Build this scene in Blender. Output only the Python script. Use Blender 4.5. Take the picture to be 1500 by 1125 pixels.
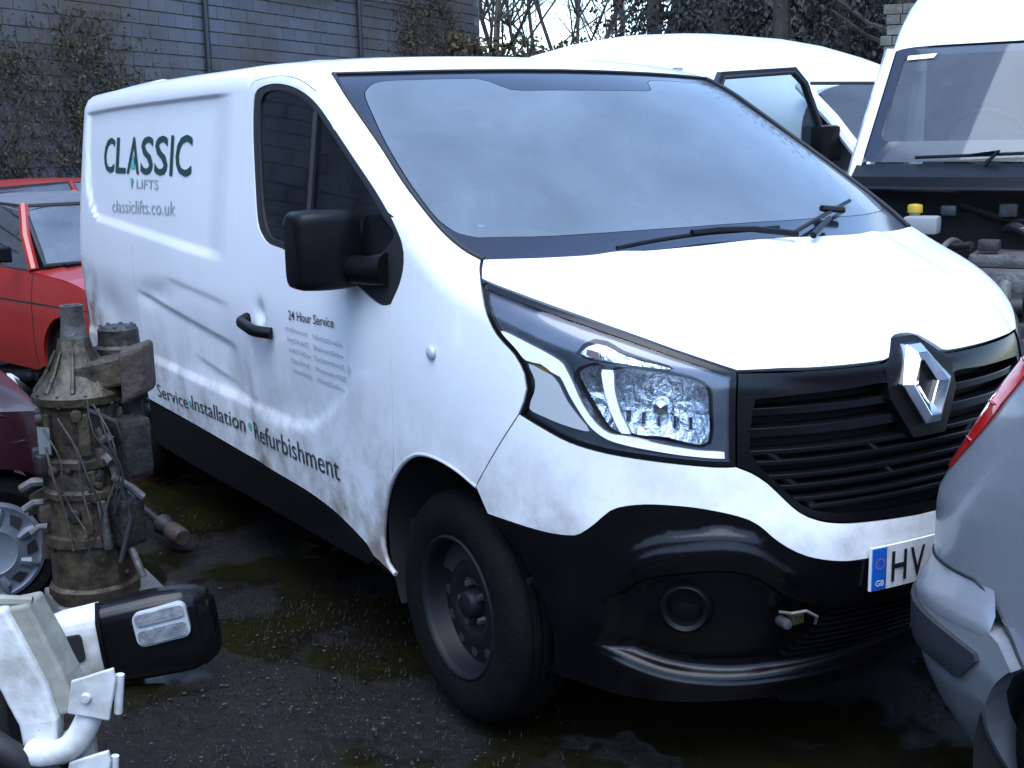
import bpy, bmesh, math, random
import numpy as np
from mathutils import Vector, Matrix, Euler
from mathutils.geometry import delaunay_2d_cdt
from mathutils.kdtree import KDTree

R = math.radians
random.seed(7)
rng = np.random.default_rng(7)
for o in list(bpy.data.objects):
    bpy.data.objects.remove(o, do_unlink=True)
scene = bpy.context.scene
COL = scene.collection

# ------------------------------------------------------------------ camera, sky, sun, exposure
# world frame: the white van's front axle is at x = 0, it points along +x, z is up, metres
cam_d = bpy.data.cameras.new('camera')
cam = bpy.data.objects.new('camera', cam_d)
COL.objects.link(cam)
fw = Vector((-0.83350557, 0.5171838, -0.19439491))
rt = Vector((0.53027704, 0.84762067, -0.01858684))
up = Vector((-0.15516033, 0.11857539, 0.98074724))
mw = Matrix((rt, up, -fw)).transposed().to_4x4()
mw.translation = Vector((2.9334, -2.5322, 1.6474))
cam.matrix_world = mw
cam_d.sensor_width = 36.0
cam_d.lens = 36.0 * 1813.76 / 1500.0
cam_d.clip_start = 0.05
cam_d.clip_end = 600.0
scene.camera = cam

SUN_EL, SUN_AZ = R(68), R(-35)        # azimuth of the sun measured from +x towards +y
world = bpy.data.worlds.new('World')
scene.world = world
world.use_nodes = True
wn = world.node_tree
wn.nodes.clear()
wo = wn.nodes.new('ShaderNodeOutputWorld')
wb = wn.nodes.new('ShaderNodeBackground')
ws_ = wn.nodes.new('ShaderNodeTexSky')
ws_.sky_type = 'NISHITA'
ws_.sun_disc = False
ws_.sun_elevation = SUN_EL
ws_.sun_rotation = R(90) - SUN_AZ
ws_.air_density = 1.0
ws_.dust_density = 0.6
ws_.ozone_density = 3.0
wb.inputs['Strength'].default_value = 0.15
wn.links.new(ws_.outputs[0], wb.inputs['Color'])
wn.links.new(wb.outputs[0], wo.inputs['Surface'])

sun_d = bpy.data.lights.new('sun', 'SUN')
sun_d.energy = 1.1
sun_d.angle = R(60)
sun_d.color = (0.86, 0.92, 1.0)
sun = bpy.data.objects.new('sun', sun_d)
COL.objects.link(sun)
sd = Vector((math.cos(SUN_EL) * math.cos(SUN_AZ), math.cos(SUN_EL) * math.sin(SUN_AZ), math.sin(SUN_EL)))
sun.rotation_euler = sd.to_track_quat('Z', 'Y').to_euler()
sun.location = (0, 0, 12)
vs = scene.view_settings
vs.view_transform = 'Standard'
vs.look = 'None'
vs.gamma = 1.0
vs.use_curve_mapping = False
vs.exposure = 1.84
scene.render.resolution_x, scene.render.resolution_y = 1024, 768

# ------------------------------------------------------------------ materials
MATS = {}
def _set(b, **kw):
    for k, v in kw.items():
        if k in b.inputs:
            b.inputs[k].default_value = v
def mat(name, col, rough=0.5, metal=0.0, coat=0.0, spec=0.5, noise=None, bump=None, dirt=None, trans=0.0, emit=None, alpha=1.0, world_pos=False):
    """noise=(scale, colour2, low, high); bump=(scale, strength); dirt=(z0, z1, colour, amount, scale)"""
    m = bpy.data.materials.new(name)
    m.use_nodes = True
    nt = m.node_tree
    b = nt.nodes['Principled BSDF']
    _set(b, **{'Base Color': (*col, 1), 'Roughness': rough, 'Metallic': metal, 'Coat Weight': coat, 'Coat Roughness': 0.06,
               'Specular IOR Level': spec, 'Transmission Weight': trans, 'Alpha': alpha})
    tc = nt.nodes.new('ShaderNodeTexCoord')
    cur = None
    if noise:
        sc, c2, lo, hi = noise
        n = nt.nodes.new('ShaderNodeTexNoise'); n.inputs['Scale'].default_value = sc
        n.inputs['Detail'].default_value = 6; n.inputs['Roughness'].default_value = 0.62
        if world_pos:
            gp_ = nt.nodes.new('ShaderNodeNewGeometry'); nt.links.new(gp_.outputs['Position'], n.inputs['Vector'])
        else:
            nt.links.new(tc.outputs['Object'], n.inputs['Vector'])
        mr = nt.nodes.new('ShaderNodeMapRange'); mr.inputs[1].default_value = lo; mr.inputs[2].default_value = hi
        nt.links.new(n.outputs['Fac'], mr.inputs[0])
        mx = nt.nodes.new('ShaderNodeMix'); mx.data_type = 'RGBA'
        mx.inputs[6].default_value = (*col, 1); mx.inputs[7].default_value = (*c2, 1)
        nt.links.new(mr.outputs[0], mx.inputs[0])
        cur = mx.outputs[2]
    if dirt:
        z0, z1, dc, am, ds = dirt
        geo = nt.nodes.new('ShaderNodeNewGeometry')
        sx = nt.nodes.new('ShaderNodeSeparateXYZ'); nt.links.new(geo.outputs['Position'], sx.inputs[0])
        mr = nt.nodes.new('ShaderNodeMapRange'); mr.inputs[1].default_value = z1; mr.inputs[2].default_value = z0
        nt.links.new(sx.outputs[2], mr.inputs[0])
        n = nt.nodes.new('ShaderNodeTexNoise'); n.inputs['Scale'].default_value = ds
        n.inputs['Detail'].default_value = 8; n.inputs['Roughness'].default_value = 0.68
        nt.links.new(geo.outputs['Position'], n.inputs['Vector'])
        m2 = nt.nodes.new('ShaderNodeMapRange'); m2.inputs[1].default_value = 0.42; m2.inputs[2].default_value = 0.72
        nt.links.new(n.outputs['Fac'], m2.inputs[0])
        mu = nt.nodes.new('ShaderNodeMath'); mu.operation = 'MULTIPLY'
        nt.links.new(mr.outputs[0], mu.inputs[0]); nt.links.new(m2.outputs[0], mu.inputs[1])
        m3 = nt.nodes.new('ShaderNodeMath'); m3.operation = 'MULTIPLY'; m3.inputs[1].default_value = am; m3.use_clamp = True
        nt.links.new(mu.outputs[0], m3.inputs[0])
        mx = nt.nodes.new('ShaderNodeMix'); mx.data_type = 'RGBA'
        mx.inputs[7].default_value = (*dc, 1)
        if cur is not None: nt.links.new(cur, mx.inputs[6])
        else: mx.inputs[6].default_value = (*col, 1)
        nt.links.new(m3.outputs[0], mx.inputs[0])
        cur = mx.outputs[2]
        rr = nt.nodes.new('ShaderNodeMapRange'); rr.inputs[3].default_value = rough; rr.inputs[4].default_value = min(1, rough + 0.5)
        nt.links.new(m3.outputs[0], rr.inputs[0]); nt.links.new(rr.outputs[0], b.inputs['Roughness'])
    if cur is not None:
        nt.links.new(cur, b.inputs['Base Color'])
    if bump:
        n = nt.nodes.new('ShaderNodeTexNoise'); n.inputs['Scale'].default_value = bump[0]
        n.inputs['Detail'].default_value = 5
        nt.links.new(tc.outputs['Object'], n.inputs['Vector'])
        bp = nt.nodes.new('ShaderNodeBump'); bp.inputs['Strength'].default_value = bump[1]
        bp.inputs['Distance'].default_value = 0.02
        nt.links.new(n.outputs['Fac'], bp.inputs['Height']); nt.links.new(bp.outputs[0], b.inputs['Normal'])
    if emit:
        _set(b, **{'Emission Color': (*emit[0], 1), 'Emission Strength': emit[1]})
    MATS[name] = m
    return m

def glass_mat(name, tint, mist, mist_col, mist_scale=2.0, mist_lo=0.3, mist_hi=0.75, rough=0.03, mist_min=0.0):
    """window glass: clear film mixed with a thin pale mist (condensation, dust) and a mirror coat"""
    m = bpy.data.materials.new(name); m.use_nodes = True
    nt = m.node_tree; nt.nodes.clear()
    out = nt.nodes.new('ShaderNodeOutputMaterial')
    tr = nt.nodes.new('ShaderNodeBsdfTransparent'); tr.inputs[0].default_value = (*tint, 1)
    df = nt.nodes.new('ShaderNodeBsdfDiffuse'); df.inputs[0].default_value = (*mist_col, 1)
    gl = nt.nodes.new('ShaderNodeBsdfGlossy'); gl.inputs['Roughness'].default_value = rough
    gl.inputs['Color'].default_value = (0.9, 0.95, 1, 1)
    tc = nt.nodes.new('ShaderNodeTexCoord')
    n = nt.nodes.new('ShaderNodeTexNoise'); n.inputs['Scale'].default_value = mist_scale; n.inputs['Detail'].default_value = 7; n.inputs['Roughness'].default_value = .58; n.inputs['Distortion'].default_value = .6
    nt.links.new(tc.outputs['Object'], n.inputs['Vector'])
    mr = nt.nodes.new('ShaderNodeMapRange'); mr.inputs[1].default_value = mist_lo; mr.inputs[2].default_value = mist_hi
    mr.inputs[3].default_value = mist_min; mr.inputs[4].default_value = mist
    nt.links.new(n.outputs['Fac'], mr.inputs[0])
    m1 = nt.nodes.new('ShaderNodeMixShader'); nt.links.new(mr.outputs[0], m1.inputs[0])
    nt.links.new(tr.outputs[0], m1.inputs[1]); nt.links.new(df.outputs[0], m1.inputs[2])
    fr = nt.nodes.new('ShaderNodeFresnel'); fr.inputs['IOR'].default_value = 1.5
    m2 = nt.nodes.new('ShaderNodeMixShader'); nt.links.new(fr.outputs[0], m2.inputs[0])
    nt.links.new(m1.outputs[0], m2.inputs[1]); nt.links.new(gl.outputs[0], m2.inputs[2])
    nt.links.new(m2.outputs[0], out.inputs['Surface'])
    MATS[name] = m
    return m

mat('van_white', (0.80, 0.81, 0.82), 0.30, coat=0.6, noise=(1.7, (0.74, 0.755, 0.77), 0.45, 0.8), dirt=(0.28, 1.02, (0.25, 0.22, 0.18), 1.5, 5.0))
def stain(name, centre, radius, col):
    nt = MATS[name].node_tree; b = nt.nodes['Principled BSDF']; src = b.inputs['Base Color'].links[0].from_socket
    geo = nt.nodes.new('ShaderNodeNewGeometry'); d = nt.nodes.new('ShaderNodeVectorMath'); d.operation = 'DISTANCE'; d.inputs[1].default_value = centre
    nt.links.new(geo.outputs['Position'], d.inputs[0])
    r1 = nt.nodes.new('ShaderNodeMapRange'); r1.inputs[1].default_value = radius; r1.inputs[2].default_value = radius*.2; nt.links.new(d.outputs['Value'], r1.inputs[0])
    n = nt.nodes.new('ShaderNodeTexNoise'); n.inputs['Scale'].default_value = 9; n.inputs['Detail'].default_value = 7; nt.links.new(geo.outputs['Position'], n.inputs['Vector'])
    r2 = nt.nodes.new('ShaderNodeMapRange'); r2.inputs[1].default_value = .38; r2.inputs[2].default_value = .66; nt.links.new(n.outputs['Fac'], r2.inputs[0])
    mu = nt.nodes.new('ShaderNodeMath'); mu.operation = 'MULTIPLY'; nt.links.new(r1.outputs[0], mu.inputs[0]); nt.links.new(r2.outputs[0], mu.inputs[1])
    mx = nt.nodes.new('ShaderNodeMix'); mx.data_type = 'RGBA'; mx.inputs[7].default_value = (*col, 1); nt.links.new(mu.outputs[0], mx.inputs[0]); nt.links.new(src, mx.inputs[6]); nt.links.new(mx.outputs[2], b.inputs['Base Color'])
stain('van_white', (-3.85, -.95, .82), .34, (.34, .20, .15))
stain('van_white', (-1.40, -.955, .48), .12, (.16, .09, .04))
stain('van_white', (-.39, -.95, .42), .14, (.20, .16, .11))
mat('white_far', (0.78, 0.79, 0.80), 0.35, coat=0.4, noise=(2.0, (0.66, 0.69, 0.67), 0.5, 0.8))
mat('white_green', (0.72, 0.79, 0.77), 0.35, coat=0.4, noise=(1.5, (0.60, 0.69, 0.66), 0.5, 0.8))
mat('black_plastic', (0.004, 0.004, 0.005), 0.36, spec=0.16, noise=(9, (0.0065, 0.006, 0.006), 0.45, 0.75), bump=(260, 0.06))
mat('black_gloss', (0.005, 0.005, 0.006), 0.22, spec=.32)
mat('bumper_black', (0.0022, 0.0021, 0.0028), 0.24, spec=0.30, noise=(7, (0.0045, 0.004, 0.004), 0.5, 0.75), bump=(120, 0.03))
mat('black_matt', (0.010, 0.010, 0.011), 0.85)
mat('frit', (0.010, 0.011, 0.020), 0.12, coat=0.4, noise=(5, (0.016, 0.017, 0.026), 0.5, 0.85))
mat('rubber', (0.012, 0.012, 0.013), 0.6)
mat('tyre', (0.0026, 0.0026, 0.003), 0.8, spec=.12, noise=(14, (0.0065, 0.006, 0.005), 0.45, 0.8), bump=(90, 0.2))
mat('steel_wheel', (0.0065, 0.0072, 0.009), 0.5, spec=.22, noise=(12, (0.017, 0.0145, 0.012), 0.55, 0.8))
mat('bolt_steel', (0.12, 0.12, 0.125), 0.45, metal=0.7)
mat('chrome', (0.85, 0.86, 0.88), 0.10, metal=1.0)
mat('reflector', (0.80, 0.82, 0.85), 0.10, metal=1.0, bump=(38, 0.5))
mat('drl_white', (0.90, 0.90, 0.90), 0.25, coat=0.6)
mat('lamp_grey', (0.13, 0.145, 0.18), 0.28, metal=0.35, coat=0.5)
mat('lamp_dark', (0.03, 0.032, 0.04), 0.3)
mat('plug_green', (0.03, 0.035, 0.012), 0.4)
mat('foil_grey', (0.25, 0.25, 0.22), 0.3, metal=.5)
mat('amber', (0.55, 0.28, 0.02), 0.25)
mat('lamp_red_brown', (0.20, 0.06, 0.05), 0.3)
mat('dash', (0.085, 0.09, 0.10), 0.7)
mat('seat', (0.045, 0.048, 0.058), 0.9, noise=(60, (0.07, 0.072, 0.08), 0.4, 0.7))
mat('bulkhead', (0.26, 0.28, 0.30), 0.7)
mat('steer', (0.02, 0.02, 0.022), 0.5)
mat('letter_green', (0.012, 0.055, 0.045), 0.4)
mat('letter_teal', (0.10, 0.42, 0.40), 0.4)
mat('letter_grey', (0.33, 0.35, 0.39), 0.45)
mat('letter_dark', (0.035, 0.045, 0.05), 0.45)
mat('plate_white', (0.72, 0.72, 0.70), 0.35, noise=(25, (0.5, 0.49, 0.46), 0.5, 0.8))
mat('plate_blue', (0.01, 0.10, 0.45), 0.35)
mat('plate_black', (0.012, 0.012, 0.014), 0.4)
mat('clear_lens_frost', (0.42, 0.45, 0.46), 0.25, coat=0.6)
glass_mat('screen_glass', (0.80, 0.88, 0.90), 0.76, (0.178, 0.212, 0.240), 1.7, 0.32, 0.68, 0.02, 0.47)
glass_mat('door_glass', (0.42, 0.47, 0.50), 0.08, (0.15, 0.18, 0.20), 3.0, 0.4, 0.8)
glass_mat('lens', (0.96, 0.97, 0.98), 0.05, (0.6, 0.6, 0.62), 8.0, 0.4, 0.8, 0.02)

# ------------------------------------------------------------------ scene helpers
def link(o, parent=None):
    COL.objects.link(o)
    if parent is not None:
        o.parent = parent
    return o
def tag(o, label=None, cat=None, group=None, kind=None):
    if label: o['label'] = label
    if cat: o['category'] = cat
    if group: o['group'] = group
    if kind: o['kind'] = kind
    return o
def thing(name, loc=(0, 0, 0), rz=0.0, label=None, cat=None, group=None):
    o = bpy.data.objects.new(name, None)
    o.empty_display_size = 0.2
    o.location = loc
    o.rotation_euler = (0, 0, rz)
    COL.objects.link(o)
    return tag(o, label, cat, group)
def mesh_obj(name, verts, faces, material, parent=None, smooth=False):
    me = bpy.data.meshes.new(name)
    me.from_pydata([tuple(map(float, v)) for v in verts], [], [tuple(map(int, f)) for f in faces])
    me.materials.append(MATS[material] if isinstance(material, str) else material)
    if smooth:
        me.polygons.foreach_set('use_smooth', [True] * len(me.polygons))
    me.update()
    return link(bpy.data.objects.new(name, me), parent)
class MB:
    """collects simple solids, then builds ONE mesh object"""
    def __init__(s): s.v = []; s.f = []
    def add(s, v, f):
        n = len(s.v); s.v += [tuple(p) for p in v]; s.f += [tuple(i + n for i in q) for q in f]; return s
    def box(s, lo, hi, M=None, bev=0.0):
        x0, y0, z0 = lo; x1, y1, z1 = hi
        if bev <= 0:
            v = [Vector(p) for p in ((x0,y0,z0),(x1,y0,z0),(x1,y1,z0),(x0,y1,z0),(x0,y0,z1),(x1,y0,z1),(x1,y1,z1),(x0,y1,z1))]
            f = [(0,3,2,1),(4,5,6,7),(0,1,5,4),(1,2,6,5),(2,3,7,6),(3,0,4,7)]
        else:
            bm = bmesh.new(); bmesh.ops.create_cube(bm, size=1)
            for q in bm.verts: q.co = Vector(((x0+x1)/2 + q.co.x*(x1-x0), (y0+y1)/2 + q.co.y*(y1-y0), (z0+z1)/2 + q.co.z*(z1-z0)))
            bmesh.ops.bevel(bm, geom=bm.edges[:] , offset=bev, segments=2, affect='EDGES', profile=0.6)
            bm.verts.index_update()
            v = [q.co.copy() for q in bm.verts]; f = [[q.index for q in g.verts] for g in bm.faces]; bm.free()
        if M is not None: v = [M @ p for p in v]
        return s.add(v, f)
    def tube(s, pts, r, n=8, closed=False, caps=True):
        pts = [Vector(p) for p in pts]; m = len(pts)
        rr = r if hasattr(r, '__len__') else [r] * m
        vs_, fs = [], []; prev = None
        for i, p in enumerate(pts):
            a = pts[(i-1) % m] if (closed or i > 0) else p
            b = pts[(i+1) % m] if (closed or i < m-1) else p
            t = (b - a).normalized() if (b - a).length > 1e-9 else Vector((0,0,1))
            if prev is None:
                nn = t.orthogonal().normalized()
            else:
                nn = (prev - t * prev.dot(t))
                nn = nn.normalized() if nn.length > 1e-6 else t.orthogonal().normalized()
            prev = nn; bb = t.cross(nn)
            for k in range(n):
                a2 = 2*math.pi*k/n
                vs_.append(p + (nn*math.cos(a2) + bb*math.sin(a2)) * rr[i])
        for i in range(m if closed else m-1):
            for k in range(n):
                j = (i+1) % m
                fs.append((i*n+k, i*n+(k+1) % n, j*n+(k+1) % n, j*n+k))
        if caps and not closed:
            fs.append(tuple(range(n))[::-1]); fs.append(tuple((m-1)*n+k for k in range(n)))
        return s.add(vs_, fs)
    def lathe(s, prof, M, n=48, close=False, noise=None):
        """prof: list of (r, h); axis = local z of M"""
        vs_, fs = [], []; m = len(prof)
        for k in range(n):
            a = 2*math.pi*k/n
            for (r, h) in prof:
                if noise: r = r + noise(a, h)
                vs_.append(M @ Vector((r*math.cos(a), r*math.sin(a), h)))
        for k in range(n):
            k2 = (k+1) % n
            for i in range(m if close else m-1):
                j = (i+1) % m
                fs.append((k*m+i, k2*m+i, k2*m+j, k*m+j))
        return s.add(vs_, fs)
    def prism(s, poly, M, h):
        """poly 2D in local xy of M, extruded 0..h along local z"""
        n = len(poly)
        v = [M @ Vector((p[0], p[1], 0)) for p in poly] + [M @ Vector((p[0], p[1], h)) for p in poly]
        f = [tuple(range(n))[::-1], tuple(range(n, 2*n))] + [(i, (i+1) % n, n+(i+1) % n, n+i) for i in range(n)]
        return s.add(v, f)
    def build(s, name, material, parent=None, smooth=False, bevel=0.0, seg=2, angle=40):
        o = mesh_obj(name, s.v, s.f, material, parent, smooth)
        bm = bmesh.new(); bm.from_mesh(o.data); bmesh.ops.recalc_face_normals(bm, faces=bm.faces); bm.to_mesh(o.data); bm.free()
        if bevel:
            b = o.modifiers.new('bevel', 'BEVEL'); b.width = bevel; b.segments = seg; b.limit_method = 'ANGLE'; b.angle_limit = R(35)
        if smooth:
            o.data.set_sharp_from_angle(angle=R(angle))
        return o
def frame(origin, zdir, xhint=(0, 0, 1)):
    z = Vector(zdir).normalized(); x = Vector(xhint); x = (x - z * x.dot(z))
    x = x.normalized() if x.length > 1e-6 else z.orthogonal().normalized()
    y = z.cross(x)
    M = Matrix((x, y, z)).transposed().to_4x4(); M.translation = Vector(origin)
    return M
def rrect(w, h, r, n=5):
    pts = []
    for cx, cy, a0 in ((w/2-r, h/2-r, 0), (-w/2+r, h/2-r, 90), (-w/2+r, -h/2+r, 180), (w/2-r, -h/2+r, 270)):
        for k in range(n+1):
            a = R(a0 + 90*k/n); pts.append((cx + r*math.cos(a), cy + r*math.sin(a)))
    return pts
def crom(pts, step=0.02, closed=False):
    """Catmull-Rom through 3D (or 2D) points, resampled"""
    P = [np.array(p, float) for p in pts]; n = len(P); out = []
    for i in range(n if closed else n-1):
        p1, p2 = P[i], P[(i+1) % n]
        p0 = P[i-1] if (closed or i > 0) else 2*p1 - p2
        p3 = P[(i+2) % n] if (closed or i < n-2) else 2*p2 - p1
        k = max(1, int(np.linalg.norm(p2-p1)/step))
        for j in range(k):
            t = j/k
            out.append(0.5*((2*p1) + (-p0+p2)*t + (2*p0-5*p1+4*p2-p3)*t*t + (-p0+3*p1-3*p2+p3)*t**3))
    if not closed: out.append(P[-1])
    return out
def txt(name, s, material, parent, width, height, fn, shear=0.0, bold=0.0):
    """flat lettering: fn maps (u 0..width, v 0..height) to a 3D point"""
    cu = bpy.data.curves.new(name, 'FONT'); cu.body = s; cu.resolution_u = 3; cu.offset = bold; cu.shear = shear
    t = bpy.data.objects.new(name + '_t', cu); COL.objects.link(t)
    dg = bpy.context.evaluated_depsgraph_get()
    me = bpy.data.meshes.new_from_object(t.evaluated_get(dg))
    bpy.data.objects.remove(t)
    co = np.empty(len(me.vertices)*3); me.vertices.foreach_get('co', co); co = co.reshape(-1, 3)
    lo, hi = co.min(0), co.max(0)
    res = np.asarray(fn((co[:, 0]-lo[0])/(hi[0]-lo[0])*width, (co[:, 1]-lo[1])/(hi[1]-lo[1])*height), float)
    me.vertices.foreach_set('co', res.ravel()); me.update()
    me.materials.clear(); me.materials.append(MATS[material]); me.name = name
    return link(bpy.data.objects.new(name, me), parent)

# ------------------------------------------------------------------ the van's skin as one smooth solid: f(p) < 0 inside
def ip(x, xs, ys):
    xs = np.asarray(xs, float); ys = np.asarray(ys, float); x = np.clip(x, xs[0], xs[-1])
    m = np.gradient(ys, xs); i = np.clip(np.searchsorted(xs, x)-1, 0, len(xs)-2)
    h = xs[i+1]-xs[i]; t = (x-xs[i])/h
    return (2*t**3-3*t**2+1)*ys[i]+(t**3-2*t**2+t)*h*m[i]+(-2*t**3+3*t**2)*ys[i+1]+(t**3-t**2)*h*m[i+1]
def smax(a, b, k):
    h = np.maximum(k-np.abs(a-b), 0)/k
    return np.maximum(a, b)+h*h*k*.25
def smin(a, b, k): return -smax(-a, -b, k)
ZW=[0.0,.2,.35,.6,.85,1.05,1.3,1.55,1.75,1.9,2.1]
WW=[.90,.93,.945,.962,.973,.975,.958,.928,.902,.880,.85]
ZX=[0.0,.2,.3,.42,.55,.68,.8,.95,1.1,1.25,1.4,2.2]
XX=[.76,.80,.845,.905,.93,.93,.90,.868,.835,.79,.74,.5]
def F(P):
    x,y,z=P[...,0],np.abs(P[...,1]),P[...,2]
    W=ip(z,ZW,WW); xc=ip(z,ZX,XX); x0=-.25
    n=2.5
    u=np.maximum(x-x0,0)/(xc-x0)
    ur=np.maximum(-3.86-x,0)/.33
    r=(u**n+(y/W)**n+ (ur**4))**(1/n)
    side=(r-1)*np.where(x>x0,.9,.95)
    side=(r-1)*.95
    rear=(-4.10-x)+.03*y**2-.06*np.maximum(z-1.2,0)*0
    bon=(z-(1.413-.235*x-.16*np.maximum(x,0)**2-.085*(y/.85)**2.3))*.95
    wsx=.235-(z-1.345)*1.80-.10*np.maximum(z-1.345,0)**2
    ws=(x-wsx+.19*(y/.83)**2.2)*.47
    roof=z-(ip(x,[-4.2,-3.5,-2,-1.3,-.9,-.6,.5],[1.945,1.965,1.968,1.957,1.925,1.87,1.6])-.035*(y/.8)**2.4)
    top=smin(ws,bon,.03)
    f=smax(side,top,.07)
    f=smax(f,roof,.08)
    f=smax(f,rear,.06)
    return f

def grad(P, e=1e-4):
    g = np.zeros(P.shape)
    for i in range(3):
        d = np.zeros(3); d[i] = e
        g[..., i] = (F(P+d)-F(P-d))/(2*e)
    return g
def unit(v): return v/np.maximum(np.linalg.norm(v, axis=-1, keepdims=True), 1e-9)
def snap(P, it=4):
    P = np.array(P, float)
    for _ in range(it):
        g = grad(P); P = P - F(P)[..., None]*g/np.maximum((g*g).sum(-1, keepdims=True), 1e-6)
    return P
WT = np.array([-.88, 0, .475]); WNn = np.array([.475, 0, .88]); W0 = np.array([.25, 0, 1.34])
def to_uv(proj, P):
    P = np.asarray(P, float)
    if proj == 'cyl': return np.stack([P[:, 0], np.arctan2(P[:, 1], P[:, 2]-.9)*.95], -1)
    if proj == 'side': return P[:, [0, 2]]
    if proj == 'bon': return P[:, [0, 1]]
    if proj == 'front' or proj == 'rear': return P[:, [1, 2]]
    if proj == 'ws': return np.stack([P[:, 1], (P-W0)@WT], -1)
    if proj == 'vc': return np.stack([np.arctan2(P[:, 1], P[:, 0]+.25)*.9, P[:, 2]], -1)
def from_uv(proj, U):
    n = len(U); z = np.zeros(n); o1 = np.ones(n)
    if proj == 'cyl': o = np.stack([U[:, 0], z, z+.9], -1); d = np.stack([z, np.sin(U[:, 1]/.95), np.cos(U[:, 1]/.95)], -1); a, b = .1, 1.7
    if proj == 'side': o = np.stack([U[:, 0], z, U[:, 1]], -1); d = np.stack([z, -o1, z], -1); a, b = .2, 1.3
    if proj == 'bon': o = np.stack([U[:, 0], U[:, 1], z+.7], -1); d = np.stack([z, z, o1], -1); a, b = 0, .9
    if proj == 'front': o = np.stack([z+.1, U[:, 0], U[:, 1]], -1); d = np.stack([o1, z, z], -1); a, b = 0, 1.2
    if proj == 'rear': o = np.stack([z-3.5, U[:, 0], U[:, 1]], -1); d = np.stack([-o1, z, z], -1); a, b = 0, 1.2
    if proj == 'ws': o = W0+U[:, :1]*np.array([0, 1, 0])+U[:, 1:]*WT; d = np.broadcast_to(WNn, o.shape); a, b = -.5, .6
    if proj == 'vc': o = np.stack([z-.25, z, U[:, 1]], -1); d = np.stack([np.cos(U[:, 0]/.9), np.sin(U[:, 0]/.9), z], -1); a, b = .1, 1.8
    lo = np.full(n, float(a)); hi = np.full(n, float(b))
    for _ in range(32):
        m = (lo+hi)/2; ins = F(o+d*m[:, None]) <= 0
        lo = np.where(ins, m, lo); hi = np.where(ins, hi, m)
    return o+d*((lo+hi)/2)[:, None]
def inside(poly, q):
    x, y = q[:, 0], q[:, 1]; r = np.zeros(len(q), bool); n = len(poly); j = n-1
    for i in range(n):
        xi, yi = poly[i]; xj, yj = poly[j]
        c = ((yi > y) != (yj > y)); r ^= c & (x < (xj-xi)*(y-yi)/(yj-yi+1e-12)+xi); j = i
    return r
def mindist(poly, q):
    a = np.asarray(poly); b = np.roll(a, -1, 0); best = np.full(len(q), 1e9)
    for p0, p1 in zip(a, b):
        e = p1-p0; L = (e*e).sum()+1e-12
        t = np.clip(((q-p0)@e)/L, 0, 1); d = np.linalg.norm(q-(p0+t[:, None]*e), axis=1); best = np.minimum(best, d)
    return best
def dedupe(P, eps=1e-3):
    out = []
    for p in P:
        if not out or np.linalg.norm(np.asarray(p)-np.asarray(out[-1])) > eps: out.append(np.asarray(p, float))
    if np.linalg.norm(out[0]-out[-1]) < eps: out.pop()
    return out
def shrink(U, g):
    """move a closed uv outline inwards by g"""
    U = np.asarray(U); a = np.roll(U, 1, 0); b = np.roll(U, -1, 0); t = b-a
    nrm = np.stack([t[:, 1], -t[:, 0]], -1); nrm /= np.maximum(np.linalg.norm(nrm, axis=1, keepdims=True), 1e-9)
    area = 0.5*np.sum(U[:, 0]*np.roll(U[:, 1], -1)-np.roll(U[:, 0], -1)*U[:, 1])
    return U-nrm*g*(1 if area > 0 else -1)
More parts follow.
